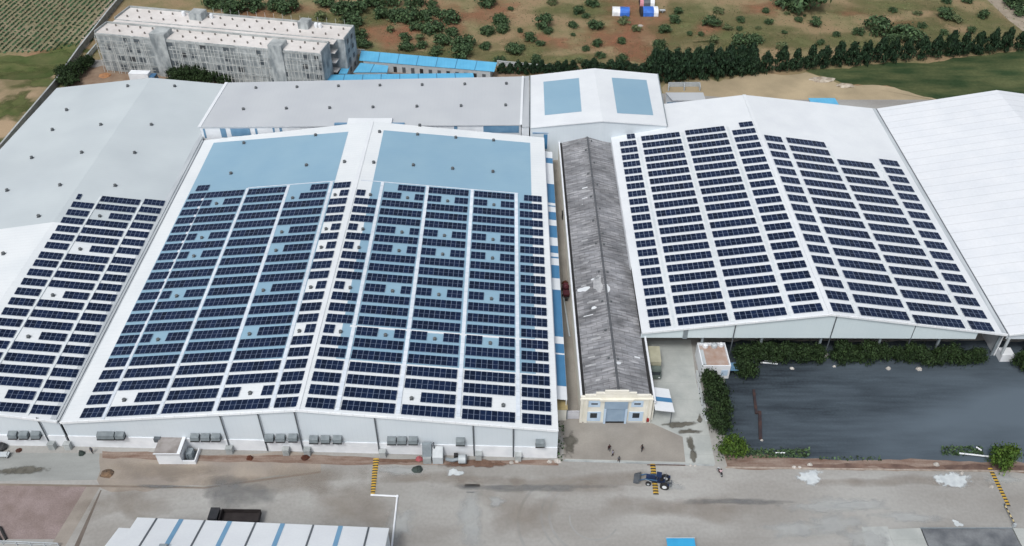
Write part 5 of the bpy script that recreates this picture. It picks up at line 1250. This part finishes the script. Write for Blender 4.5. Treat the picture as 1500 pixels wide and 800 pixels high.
# grass tufts of the plain and crop rows, beyond counting
r = random.Random(8); v, f = [], []
for k in range(6500):
    px = r.uniform(490, 1500); py = r.uniform(0, 95)
    if px > 960 and py > 100 - (px - 960) * .08: continue
    if 870 < px < 985 and py < 60 and r.random() < .8: continue
    if px < 730 and py > 66: continue
    p = at(px, py); s = r.uniform(.10, .26); p.z = s * .4 - .05
    a = Vector((r.gauss(0, 1), r.gauss(0, 1), r.gauss(0, .3))).normalized(); b = Vector((r.gauss(0, .4), r.gauss(0, .4), 1)).normalized()
    i = len(v); v += [p - a * s, p - b * s * .5, p + a * s, p + b * s * .7]; f.append((i, i + 1, i + 2, i + 3))
me = bpy.data.meshes.new('grass_tufts'); me.from_pydata([tuple(q) for q in v], [], f); me.materials.append(F_BUSH2); me.update()
o = bpy.data.objects.new('grass_tufts', me); C.objects.link(o); tag(o, 'scattered low grass tufts on the dry plain behind the plant', 'grass', None, 'stuff')
v, f = [], []
pa_, pb2 = at(60, 40), at(20, 78)
cd = (pb2 - pa_).normalized(); cn = Vector((-cd.y, cd.x, 0))
c0_ = at(90, 30)
for i in range(-75, 76):
    for k in range(-110, 111):
        p = c0_ + cn * (i * 1.9) + cd * (k * .62)
        px, py = proj(p)
        lim = 78 - max(0, px - 60) * .2
        if not (-40 < px < 176 - max(0, py) * .62 and -12 < py < lim): continue
        if r.random() < .12: continue
        p = p + Vector((r.gauss(0, .06), r.gauss(0, .08), 0)); s = r.uniform(.4, .68); p.z = .15
        for q in range(2):
            t = r.uniform(0, 3.14); a = Vector((math.cos(t), math.sin(t), 0)); b = Vector((-math.sin(t) * .5, math.cos(t) * .5, .7))
            i0 = len(v); v += [p - a * s, p - b * s * .4, p + a * s, p + b * s * .8]; f.append((i0, i0 + 1, i0 + 2, i0 + 3))
me = bpy.data.meshes.new('crop_rows'); me.from_pydata([tuple(q) for q in v], [], f); me.materials.append(leafmat('crop_leaves', (64, 92, 62), (46, 72, 48))); me.update()
o = bpy.data.objects.new('crop_rows', me); C.objects.link(o); tag(o, 'diagonal rows of young green crop plants in the top left field', 'crop', None, 'stuff')
# ------------------------------------------------------------------ vehicles
def place(t, p, rz=0):
    t.location = p; t.rotation_euler.z = rz; return t
TYRE_P = (.55, .24)
def wheel(parent, c, r_, w_, axis=(0, 1, 0), hub=None):
    wv = MB().disc(c, axis, r_, w_).build('wheel', BLACK, parent)
    MB().disc(c, axis, r_ * .52, w_ + .04, 10).build('rim', hub or L_GREY, wv)
    return wv
BLUEP = mat('dark_blue_paint', lin((34, 50, 84)), lin((26, 40, 68)), 1.5, .45)
CABB = mat('bright_blue_cab', lin((70, 110, 146)), lin((60, 98, 134)), 1.5, .4)
# tractor loader, nose and bucket to the left
t = thing('loader', 'dark blue tractor loader with a raised black bucket standing over the middle speed bump', 'loader', (0, 0, 0))
MB().box(-1.6, 1.5, -.38, .38, .75, 1.15).box(-1.9, -.3, -.42, .42, 1.15, 1.65).build('body', BLUEP, t)
MB().box(1.0, 2.3, -1.15, -.72, 1.25, 1.42).box(1.0, 2.3, .72, 1.15, 1.25, 1.42).build('mudguard', BLUEP, t)
b = MB().box(.55, 1.15, -.3, .3, 1.2, 1.4).box(1.0, 1.15, -.3, .3, 1.4, 1.9).build('seat', BLACK, t)
MB().tube([(-.1, 0, 1.6), (.25, 0, 1.85)], .04, 6).lathe((.25, 0, 1.82), [(.2, 0), (.2, .05)], 10).build('steering_wheel', BLACK, t)
MB().bar((1.5, -.55, 1.2), (1.5, -.55, 2.5), .1).bar((1.5, .55, 1.2), (1.5, .55, 2.5), .1).bar((1.5, -.6, 2.5), (1.5, .6, 2.5), .1).bar((0, -.55, 1.2), (0, -.55, 2.5), .08).bar((0, .55, 1.2), (0, .55, 2.5), .08).build('roll_bar', D_GREY, t)
MB().slab([(-.15, -.62, 2.56), (.75, -.62, 2.56), (.75, .62, 2.56), (-.15, .62, 2.56)], .07).build('canopy', BLUEP, t)
for s_ in (-1, 1):
    wheel(t, (1.5, s_ * .95, .8), .8, .42, hub=W_WALL); wheel(t, (-1.35, s_ * .78, .48), .48, .3, hub=L_GREY)
    MB().bar((.1, s_ * .55, 1.5), (-2.0, s_ * .55, 1.35), .14).bar((-2.0, s_ * .55, 1.35), (-2.9, s_ * .55, .75), .14).build('loader_arm', CABB, t)
    MB().tube([(-.9, s_ * .55, .9), (-2.0, s_ * .55, 1.25)], .06, 6).build('lift_cylinder', L_GREY, t)
bk = MB(); prof = [(-2.85, 1.15), (-2.95, .5), (-3.35, .25), (-4.0, .3)]
for (xa, za), (xb_, zb_) in zip(prof, prof[1:]): bk.hexa([(xa, -1.05, za - .05), (xb_, -1.05, zb_ - .05), (xb_, 1.05, zb_ - .05), (xa, 1.05, za - .05)][::-1], [(xa, -1.05, za), (xb_, -1.05, zb_), (xb_, 1.05, zb_), (xa, 1.05, za)][::-1])
for s_ in (-1.05, 1.0): bk.hexa([(-4.0, s_, .3), (-3.35, s_, .25), (-2.95, s_, .5), (-2.85, s_, 1.15)][::1], [(-4.0, s_ + .05, .3), (-3.35, s_ + .05, .25), (-2.95, s_ + .05, .5), (-2.85, s_ + .05, 1.15)])
bk.build('bucket', D_GREY, t)
MB().bar((1.6, 0, .8), (2.7, 0, .8), .2).bar((2.6, -.7, .7), (2.6, .7, .7), .14).build('rear_hitch', D_GREY, t)
MB().tube([(-1.2, .25, 1.65), (-1.2, .25, 2.3)], .05, 6).build('exhaust', D_GREY, t)
place(t, at(961, 708), rad(-13))

def truck(label, p, rz, L_, W_, cabcol, bedcol, kind, group=None):
    """cab at -x; open bed or closed box behind"""
    t = thing('truck', label, 'truck', (0, 0, 0), group)
    h = L_ / 2
    MB().box(-h + .2, h, -.5, .5, .7, .95).build('chassis', D_GREY, t)
    cb = MB().hexa([(-h, -W_ / 2, .6), (-h + 1.75, -W_ / 2, .6), (-h + 1.75, W_ / 2, .6), (-h, W_ / 2, .6)], [(-h + .2, -W_ / 2 + .06, 2.55), (-h + 1.75, -W_ / 2 + .06, 2.55), (-h + 1.75, W_ / 2 - .06, 2.55), (-h + .2, W_ / 2 - .06, 2.55)]).build('cab', cabcol, t)
    MB().hexa([(-h + .08, -W_ / 2 + .2, 1.55), (-h + .12, -W_ / 2 + .2, 1.55), (-h + .12, W_ / 2 - .2, 1.55), (-h + .08, W_ / 2 - .2, 1.55)], [(-h + .165, -W_ / 2 + .2, 2.35), (-h + .2, -W_ / 2 + .2, 2.35), (-h + .2, W_ / 2 - .2, 2.35), (-h + .165, W_ / 2 - .2, 2.35)]).build('windscreen', GLASS, cb)
    for s_ in (-1, 1): MB().box(-h + .6, -h + 1.4, s_ * (W_ / 2 - .02) - .02, s_ * (W_ / 2 - .02) + .02, 1.6, 2.25).build('side_window', GLASS, cb)
    for s_ in (-1, 1): MB().box(-h - .03, -h + .05, s_ * .8 - .16, s_ * .8 + .16, .85, 1.05).build('headlight', W_WALL, t)
    x0_ = -h + 2.0
    if kind == 'open':
        MB().box(x0_, h, -W_ / 2, W_ / 2, 1.0, 1.12).box(x0_, h, -W_ / 2, -W_ / 2 + .1, 1.123, 2.1).box(x0_, h, W_ / 2 - .1, W_ / 2, 1.123, 2.1).box(x0_, x0_ + .1, -W_ / 2 + .1, W_ / 2 - .1, 1.123, 2.3).box(h - .1, h, -W_ / 2 + .1, W_ / 2 - .1, 1.123, 2.0).build('open_bed', bedcol, t)
    else:
        MB().box(x0_, h, -W_ / 2, W_ / 2, 1.0, 3.3).build('cargo_box', bedcol, t)
        MB().box(x0_ - .03, h + .03, -W_ / 2 - .03, W_ / 2 + .03, 3.3, 3.38).build('box_roof', bedcol, t)
    for x_ in (-h + 1.0, h - 1.9, h - .9):
        for s_ in (-1, 1): wheel(t, (x_, s_ * (W_ / 2 - .18), .48), .48, .3)
    return place(t, p, rz)
truck('dark truck with an empty open bed parked behind the striped warehouse', at(346, 765), rad(-1), 8.6, 2.4, mat('black_cab_paint', (.025, .027, .03), (.04, .04, .045), 1, .4), mat('dark_brown_bed', (.022, .018, .019), (.035, .03, .03), .8, .8), 'open')
truck('truck with a pale yellowish cargo box parked in the lane beside the old shed', at(957, 541), rad(88), 6.4, 2.3, mat('grey_green_cab', lin((104, 116, 110)), lin((84, 94, 90)), 1, .5), mat('pale_yellow_box', lin((176, 174, 152)), lin((160, 158, 138)), .6, .6), 'box')
truck('white box truck with a blue cab before the unfinished building', at(213, 120.5), rad(176), 8.0, 2.4, CABB, W_WALL, 'box')

# ------------------------------------------------------------------ people
SKIN = mat('brown_skin', lin((132, 92, 70)), lin((120, 84, 64)), 4, .6)
HAIR = mat('black_hair', (.012, .011, .01), (.02, .018, .016), 6, .6)
def person(label, p, rz, shirt, trouser, walk=.0, seated=False, scale=1.0):
    v, e, rd = [], [], []
    def add(co, r_, par=None):
        v.append(co); rd.append(r_)
        if par is not None: e.append((par, len(v) - 1))
        return len(v) - 1
    pel = add((0, 0, .95), .15)
    ch = add((0, 0, 1.18), .15, pel); up2 = add((0, 0, 1.38), .15, ch); nk = add((0, .01, 1.5), .055, up2); hd = add((0, .03, 1.6), .095, nk); top = add((0, .02, 1.71), .075, hd)
    for s_ in (-1, 1):
        sh = add((s_ * .19, 0, 1.4), .07, up2)
        if seated: el = add((s_ * .27, .18, 1.2), .05, sh); wr_ = add((s_ * .3, .42, 1.16), .036, el); ha = add((s_ * .3, .5, 1.15), .04, wr_)
        else: el = add((s_ * .26, -.05 + .1 * s_ * walk, 1.13), .05, sh); wr_ = add((s_ * .27, .05 + .22 * s_ * walk, .9), .036, el); ha = add((s_ * .27, .09 + .25 * s_ * walk, .81), .04, wr_)
        hp = add((s_ * .1, 0, .88), .11, pel)
        if seated: kn = add((s_ * .16, .42, .82), .075, hp); an = add((s_ * .15, .3, .4), .05, kn); to = add((s_ * .15, .46, .36), .04, an)
        else: kn = add((s_ * .11, .05 - .14 * s_ * walk, .5), .075, hp); an = add((s_ * .11, -.02 - .3 * s_ * walk, .09), .05, kn); to = add((s_ * .11, .13 - .3 * s_ * walk, .04), .04, an)
    me = bpy.data.meshes.new('person'); me.from_pydata(v, e, [])
    o = bpy.data.objects.new('person', me); C.objects.link(o)
    o.modifiers.new('skin', 'SKIN'); sub = o.modifiers.new('sub', 'SUBSURF'); sub.levels = 1
    for k, sv in enumerate(me.skin_vertices[0].data):
        sv.radius = (rd[k], rd[k] * (.72 if k in (0, 1, 2) else 1)); sv.use_root = (k == 0)
    bpy.context.view_layer.update()
    dg = bpy.context.evaluated_depsgraph_get()
    m2 = bpy.data.meshes.new_from_object(o.evaluated_get(dg))
    o.modifiers.clear(); o.data = m2
    mb = MB()                                          # five fingers on each hand, joined into the body mesh
    for s_ in (-1, 1):
        hx, hy, hz = v[[10 + 0, 17][0 if s_ < 0 else 1]] if False else ((s_ * .3, .5, 1.15) if seated else (s_ * .27, .09 + .25 * s_ * walk, .81))
        for k in range(4):
            a = (hx + (k - 1.5) * .018, hy, hz)
            q1 = (a[0], hy + .05, hz - .03) if seated else (a[0], hy + .02, hz - .07)
            q2 = (a[0], hy + .07, hz - .07) if seated else (a[0], hy + .05, hz - .105 + .008 * abs(k - 1))
            mb.tube([a, q1, q2], .009, 5, r1=.007)
        mb.tube([(hx - s_ * .03, hy + .01, hz + .02), (hx - s_ * .055, hy + .045, hz - .02), (hx - s_ * .05, hy + .06, hz - .05)], .011, 5, r1=.008)
    mb.tube([(0, .115, 1.62), (0, .145, 1.585)], .014, 5)                    # nose
    V = [tuple(q.co) for q in m2.vertices]; Fc = [tuple(f.vertices) for f in m2.polygons]; base = len(V)
    V += [tuple(q) for q in mb.v]; Fc += [tuple(i + base for i in f) for f in mb.f]
    m3 = bpy.data.meshes.new('person'); m3.from_pydata(V, [], Fc); o.data = m3
    for mm in (SKIN, shirt, trouser, BLACK): m3.materials.append(mm)
    for f in m3.polygons:
        c = f.center
        arm = abs(c.x) > .215 or (seated and c.y > .2 and c.z > 1.0)
        f.material_index = 0 if c.z > 1.49 or (arm and (c.z < 1.1 if not seated else c.y > .25) and c.z > .6) else 3 if (c.z < .09 or (seated and c.z < .42)) else 1 if c.z > .93 else 2
        if seated and c.z <= .93 and c.z > .42: f.material_index = 2
        f.use_smooth = True
    o.scale = (scale,) * 3; o.location = p; o.rotation_euler.z = rz
    ORG[o.name] = Vector((0, 0, 0))
    hb = MB().lathe((0, .015, 1.6), [(.105, 0), (.11, .05), (.095, .1), (.055, .14), (.01, .15)], 12).build('hair', HAIR, None, org=(0, 0, 0))
    hb.parent = o
    tag(o, label, 'person')
    return o
DK = mat('dark_cloth', (.018, .018, .022), (.03, .03, .035), 5, .9)
person('person in dark clothes walking on the forecourt before the cream shed, left one', at(892, 661), rad(10), mat('maroon_cloth', lin((60, 36, 38)), lin((50, 30, 32)), 5, .9), DK, .5, scale=1.08)
person('person in black standing on the forecourt, right of the others, alone', at(940, 661), rad(120), DK, DK, .3, scale=1.1)
person('person in dark clothes nearest the road, lowest of the forecourt group', at(906, 677), rad(200), D_GREY, DK, .6)
person('person in grey shirt on the forecourt beside the walking one in maroon', at(897, 668), rad(260), mat('lilac_cloth', lin((150, 150, 170)), lin((128, 128, 150)), 5, .9), DK, .4)
person('person in dark clothes standing at the foot of the left hall wall', at(136, 664), rad(180), mat('blue_grey_cloth', lin((70, 78, 90)), lin((60, 66, 78)), 5, .9), DK, .3)
# motorcycle with rider, by the corner of the cinder yard
mc = thing('motorcycle', 'dark motorcycle on the road at the corner of the cinder yard', 'motorcycle', (0, 0, 0))
for y_ in (-.65, .68): wheel(mc, (0, y_, .31), .31, .12, (1, 0, 0))
MB().bar((0, -.55, .5), (0, .45, .62), .16, .2).bar((0, .45, .62), (0, .62, .95), .1).bar((0, .66, .35), (0, .58, .95), .07).build('frame', D_GREY, mc)
MB().lathe((0, .2, .62), [(.08, 0), (.17, .08), (.16, .2), (.05, .27)], 10).build('fuel_tank', mat('dark_red_tank', lin((90, 34, 36)), lin((76, 28, 30)), 3, .4), mc)
MB().hexa([(-.13, -.72, .72), (.13, -.72, .72), (.12, .08, .7), (-.12, .08, .7)], [(-.13, -.72, .84), (.13, -.72, .84), (.12, .08, .8), (-.12, .08, .8)]).build('seat', BLACK, mc)
MB().tube([(-.36, .45, 1.06), (0, .58, 1.0), (.36, .45, 1.06)], .025, 6).build('handlebar', L_GREY, mc)
MB().box(-.09, .09, .66, .76, .82, .98).build('headlight', W_WALL, mc)
MB().tube([(.16, -.7, .3), (.16, .2, .35)], .05, 6).build('exhaust', L_GREY, mc)
mp_ = at(1054, 694); place(mc, mp_, rad(18))
rd_ = person('rider in a pale pink shirt sitting on the dark motorcycle', Vector((mp_.x, mp_.y, 0)) + Vector((.09, -.28, -.02)), rad(18), mat('pink_cloth', lin((214, 190, 194)), lin((196, 170, 176)), 5, .9), mat('brown_cloth', lin((86, 60, 58)), lin((70, 50, 50)), 5, .9), seated=True)

# ------------------------------------------------------------------ machines, heaps and litter
def heap(name, label, cat, px, py, w, h, m, seed, group=None, d=None):
    r = random.Random(seed); p = at(px, py); mb = MB(); n, rings = 12, 4; d = d or w * .8
    idx = []
    for k in range(rings):
        t = k / rings; row = []
        for j in range(n):
            a = 2 * math.pi * j / n; q = (1 - t ** 1.4) * r.uniform(.78, 1.15)
            row.append(len(mb.v)); mb.v.append(Vector((p.x + w / 2 * q * math.cos(a), p.y + d / 2 * q * math.sin(a), h * (1 - (1 - t) ** 1.6) * r.uniform(.75, 1.15) if k else .0)))
        idx.append(row)
    mb.v.append(Vector((p.x + r.uniform(-.1, .1) * w, p.y, h * 1.05))); tp = len(mb.v) - 1
    for k in range(rings - 1):
        for j in range(n):
            q = (j + 1) % n; mb.f.append((idx[k][j], idx[k][q], idx[k + 1][q], idx[k + 1][j])); mb.m.append(0)
    for j in range(n): mb.f.append((idx[-1][j], idx[-1][(j + 1) % n], tp)); mb.m.append(0)
    return tag(mb.build(name, m, org=p), label, cat, group)
RUST = mat('rust_brown', lin((92, 52, 38)), lin((66, 42, 34)), 1.5, .9)
TARP = mat('dark_green_tarp', lin((58, 70, 66)), lin((44, 54, 52)), 1.2, .7)
heap('rust_heap', 'dark rusty heap on the dirt strip right of the switch cabin', 'scrap heap', 366, 672, 1.3, .9, RUST, 1)
heap('rust_heap', 'dark brown scrap heap below the second pipe box left of the striped bump', 'scrap heap', 447, 671, 1.6, .7, RUST, 2)
heap('debris_heap', 'brown broken timber heap at the corner of the grey slab and dirt apron', 'scrap heap', 157, 694, 2.6, .6, mat('broken_timber', lin((132, 108, 86)), lin((84, 72, 62)), 1.2, .95), 3)
heap('tarp_heap', 'crumpled dark green tarpaulin on the road below the grey duct', 'tarpaulin', 612, 688, 2.2, .6, TARP, 4)
heap('tarp_heap', 'small dark tarpaulin heap at the foot of the left hall wall', 'tarpaulin', 120, 665, 1.3, 1.0, TARP, 5)
heap('crate_heap', 'pinkish red heap of packets beside the grey duct on the wall', 'heap', 614, 673, 1.4, .8, mat('pink_red_packets', lin((178, 84, 92)), lin((150, 96, 98)), 1.5, .8), 6)
SACK = mat('white_sack', lin((190, 187, 182)), lin((162, 158, 152)), 1.5, .9)
for i, (px, py, w, lb) in enumerate(((749, 678, .9, 'white sacks left on the dirt under the right end of the middle hall'), (757, 676, .8, 'single white sack right of the other sacks under the middle hall'), (805, 677, 1.0, 'pale sacks by the right front corner of the middle hall'), (817, 676, 1.4, 'mixed rubble heap at the right front corner of the middle hall'),
        (1163, 685, 1.0, 'white sack on the red bank left of the first white spill'), (1171, 685, .8, 'smaller white sack next to the first white spill'), (1186, 681, 1.0, 'bent white sheet standing on the red bank above the first white spill'), (1371, 681, 1.2, 'bent white sheet on the red bank left of the second white spill'), (1409, 693, .8, 'white lump at the top of the second white spill'), (1452, 713, .9, 'pale rubble left of the right striped bump'),
        (1012, 682, .6, 'white lump on the kerb right of the middle speed bump'), (1018, 682, .5, 'second white lump on the kerb nearest the motorcycle'), (1209, 521, 1.5, 'white bundle between left and middle hedge clumps'), (1340, 523, 1.3, 'white bundle between middle and right hedge clumps'), (1106, 524, .9, 'white bundle behind the tree next to the guard cabin'), (1107, 538, .6, 'small white lump right of the tree next to the guard cabin'),
        (1160, 540, .9, 'pale lump on the cinder yard below the left hedge clump'), (1222, 537, .7, 'pale lump on the cinder yard below the first hedge gap'), (1301, 540, 1.1, 'pale lump on the cinder yard below the middle hedge clump'), (1346, 541, 1.3, 'pale lump on the cinder yard below the right hedge clump'), (1116, 645, .6, 'small white lump at the lower end of the rusty beam'))):
    heap('white_sack' if 'sack' in lb else 'rubble', lb, 'sack' if 'sack' in lb else 'rubble', px, py, w, w * .45, SACK, 40 + i)
def pipe(label, p0, p1, r_, m, z=.15):
    a, b = at(*p0, z), at(*p1, z); o = MB().tube([a, lerp(a, b, .5) + Vector((0, 0, .03)), b], r_, 8).build('loose_pipe', m, org=lerp(a, b, .5)); return tag(o, label, 'pipe')
pipe('two metre white pipe lying at the edge of the left hedge clump', (1114, 531), (1139, 533), .17, W_WALL)
pipe('thin pale pipe lying just above the other one by the left hedge clump', (1120, 528.5), (1137, 529.5), .1, L_GREY)
pipe('long white pipe lying across the weeds left of the bright green shrub', (1405, 664), (1454, 669.5), .15, W_WALL, .5)
pipe('short white pipe above the long one near the bright green shrub', (1430, 655), (1438, 660), .15, W_WALL, .5)
pipe('white pipe on the weeds at the lower left of the cinder yard', (1136, 663.5), (1150, 663.5), .13, W_WALL, .4)
pipe('long pale pipe leaning along the alley floor below the dark red machine', (824.5, 430), (834.5, 493), .18, L_GREY, .3)
pipe('straight pale pipe against the old shed wall in the alley', (837, 436), (841, 500), .14, L_GREY, .3)
pipe('small dark tool lying on the open road', (683, 721), (695, 721), .06, D_GREY, .06)
pipe('thin dark post lying on the kerb of the forecourt', (948, 681), (1004, 681.5), .07, RUST, .16)
# wall side machines
a, b = at(620, 680), at(632, 680)
t = thing('wall_duct', 'grey ribbed duct housing standing against the middle hall wall', 'duct', (a.x, a.y, 0))
MB().box(a.x, b.x, a.y, a.y + 1.6, 0, 1.5).build('base', CONCRETE, t); MB().hexa([(a.x - .1, a.y + .5, 1.5), (b.x + .1, a.y + .5, 1.5), (b.x + .1, a.y + 1.9, 1.5), (a.x - .1, a.y + 1.9, 1.5)], [(a.x - .1, a.y + 1.3, 3.9), (b.x + .1, a.y + 1.3, 3.9), (b.x + .1, a.y + 1.9, 3.9), (a.x - .1, a.y + 1.9, 3.9)]).build('duct', M_GREY, t)
a, b = at(634, 680), at(649, 680)
t = thing('electric_cabinet', 'pale grey cabinet with sloped top right of the grey duct on the middle hall wall', 'cabinet', (a.x, a.y, 0))
MB().hexa([(a.x, a.y, 0), (b.x, a.y, 0), (b.x, a.y + 1.7, 0), (a.x, a.y + 1.7, 0)], [(a.x, a.y + .1, 1.7), (b.x, a.y + .1, 1.7), (b.x, a.y + 1.7, 3.0), (a.x, a.y + 1.7, 3.0)]).build('case', L_GREY, t); MB().tube([(a.x + .3, a.y + 1.4, 2.6), (a.x + .3, a.y + 1.4, 4.4)], .12, 6).build('pipe', D_GREY, t)
q = at(668, 681)
t = thing('blower', 'grey blower with drum and bent pipe by the red earth at the middle hall', 'machine', (q.x, q.y, 0))
MB().disc((q.x + 1.1, q.y + .6, .9), (1, 0, 0), .8, 1.3, 16).build('drum', L_GREY, t); MB().disc((q.x + 1.85, q.y + .6, .9), (1, 0, 0), .82, .2, 16).build('drum_end', D_GREY, t)
MB().tube([(q.x + .4, q.y + .6, .9), (q.x - .7, q.y + .4, .8), (q.x - 1.8, q.y + .9, .5)], .32, 10).build('pipe', M_GREY, t); MB().box(q.x - .4, q.x + .3, q.y + 1.0, q.y + 1.7, 0, 1.3).build('motor', BLACK, t); MB().box(q.x + .5, q.x + 1.7, q.y + .2, q.y + 1.0, 0, .25).build('skid', D_GREY, t)
q = at(829, 436)
t = thing('mixer_machine', 'dark red machine with drum and hopper standing in the narrow alley', 'machine', (q.x, q.y, 0))
RED = mat('dark_red_paint', lin((92, 38, 48)), lin((70, 34, 42)), 1.2, .6)
MB().lathe((q.x, q.y + 2.3, .6), [(.3, 0), (.75, .25), (.8, .8), (.55, 1.3), (.4, 1.45)], 14).build('drum', RED, t); MB().hexa([(q.x - .45, q.y - .4, .5), (q.x + .45, q.y - .4, .5), (q.x + .4, q.y + .5, .5), (q.x - .4, q.y + .5, .5)], [(q.x - .8, q.y - .7, 1.5), (q.x + .8, q.y - .7, 1.5), (q.x + .7, q.y + .8, 1.5), (q.x - .7, q.y + .8, 1.5)]).build('hopper', RED, t)
MB().bar((q.x - .5, q.y - .7, .5), (q.x - .5, q.y + 3, .5), .12).bar((q.x + .5, q.y - .7, .5), (q.x + .5, q.y + 3, .5), .12).build('frame', D_GREY, t)
for s_ in (-1, 1):
    for y_ in (.2, 2.4): wheel(t, (q.x + s_ * .75, q.y + y_, .35), .35, .2, (1, 0, 0), RUST)
MB().box(q.x - .3, q.x + .3, q.y - 1.4, q.y - .75, .3, .9).build('engine', BLACK, t)
heap('alley_scrap', 'rust coloured scrap behind the dark red machine in the alley', 'scrap heap', 828, 415, 1.8, .7, RUST, 77)
q = at(828, 322); o = MB().box(q.x - .8, q.x + .8, q.y, q.y + 1.4, 0, 1.6).box(q.x - .9, q.x + .9, q.y - .1, q.y + 1.5, 1.6, 1.72).build('bin', BLACK, org=q); tag(o, 'black bin against the old shed in the upper alley', 'bin')
# trolley and scrap at the left edge
q = at(4, 672)
t = thing('hand_trolley', 'grey flat trolley on dark wheels at the left picture edge', 'trolley', (q.x, q.y, 0))
MB().box(q.x - 1.6, q.x + 1.1, q.y, q.y + 1.1, .5, .62).build('deck', L_GREY, t); MB().bar((q.x + 1.1, q.y + .1, .6), (q.x + 1.1, q.y + .1, 1.2), .06).bar((q.x + 1.1, q.y + 1.0, .6), (q.x + 1.1, q.y + 1.0, 1.2), .06).bar((q.x + 1.1, q.y + .1, 1.2), (q.x + 1.1, q.y + 1.0, 1.2), .06).build('handle', D_GREY, t)
for x_ in (-1.3, .8):
    for y_ in (.1, 1.0): wheel(t, (q.x + x_, q.y + y_, .25), .25, .12)
heap('scrap', 'dark scrap pile at the left picture edge behind the trolley', 'scrap heap', 2, 657, 2.6, 1.6, mat('dark_scrap', (.03, .032, .036), (.07, .072, .075), 1.2, .8), 90)
heap('scrap', 'small dark brown heap on the slab right of the trolley', 'scrap heap', 28, 660, 1.3, .4, RUST, 91)
q = at(4, 786)
o = MB().tube([at(0, 772, .2), at(9, 790, .2)], .22, 8).tube([at(-6, 780, .2), at(2, 792, .2)], .15, 8).build('black_hose', BLACK, org=q); tag(o, 'thick black hose at the left edge of the pink paved yard', 'hose')
# tents on the plain
BT, WT = mat('blue_tarpaulin', lin((62, 116, 202)), lin((48, 96, 180)), .8, .6), mat('white_tarpaulin', lin((232, 234, 236)), lin((206, 210, 214)), .8, .7)
def tent(label, px, py, w, d, h, parts, rz=0):
    t = thing('tent', label, 'tent', (0, 0, 0), 'tents on the plain')
    n = 8
    for u0, u1, m in parts:
        mb = MB()
        for k in range(n):
            a0, a1 = math.pi * k / n, math.pi * (k + 1) / n
            P = lambda u, a: (w * (u - .5), -d / 2 * math.cos(a), h * math.sin(a) ** .7)
            mb.face([P(u0, a0), P(u1, a0), P(u1, a1), P(u0, a1)])
        mb.build('tarpaulin', m, t)
    for u in (.002, .998):
        mb = MB(); mb.face([(w * (u - .5), -d / 2 * math.cos(math.pi * k / n), h * math.sin(math.pi * k / n) ** .7 * .98) for k in range(n + 1)]); mb.build('end_sheet', DK, t)
    return place(t, at(px, py), rz)
tent('white tent with a blue tarpaulin half, left of the bigger blue tent', 909, 20, 6.0, 4.4, 2.3, ((0, .45, WT), (.45, 1, BT)), rad(-4))
tent('largest tent, bright blue tarpaulin with a white band at its right end', 950, 20, 6.2, 5.0, 2.4, ((0, .15, DK), (.15, .75, BT), (.75, 1, WT)))
tent('dark tent with pale ends at the top edge behind the blue tent', 947, 6, 5.2, 4.4, 2.3, ((0, .25, mat('pink_tarp', lin((206, 150, 160)), lin((170, 110, 120)), 1, .7)), (.25, .72, D_GREY), (.72, 1, WT)))
q = at(970, 18); t = thing('cart', 'pale cart with dark wheels standing right of the blue tent', 'cart', (q.x, q.y, 0))
MB().box(q.x - 1, q.x + 1, q.y - .5, q.y + .5, .6, .9).build('tray', L_GREY, t)
for s_ in (-1, 1): wheel(t, (q.x, q.y + s_ * .6, .4), .4, .12)
heap('cloth_bundle', 'small white bundle on the red earth below the tents', 'bundle', 938, 38, 2.0, .5, SACK, 95)
heap('cloth_bundle', 'pinkish bundle in front of the white and blue tent', 'bundle', 914, 26, 2.4, .5, mat('pale_pink_cloth', lin((196, 160, 156)), lin((160, 130, 124)), 1, .9), 96)
heap('sand_heap', 'long whitish rubble ridge between sandy clearing and grass field', 'rubble', 1205, 117, 9, .7, mat('pale_rubble', lin((186, 178, 164)), lin((140, 128, 112)), .8, .95), 97, d=3.5)
heap('sand_heap', 'pale rubble mound at the right end of the rubble ridge', 'rubble', 1238, 126, 5.5, .8, MATS['pale_rubble'], 98, d=3)
heap('timber_heap', 'small orange timber stack before the unfinished building', 'timber', 154, 111, 4, .7, mat('orange_timber', lin((176, 128, 88)), lin((140, 104, 78)), .8, .9), 99)
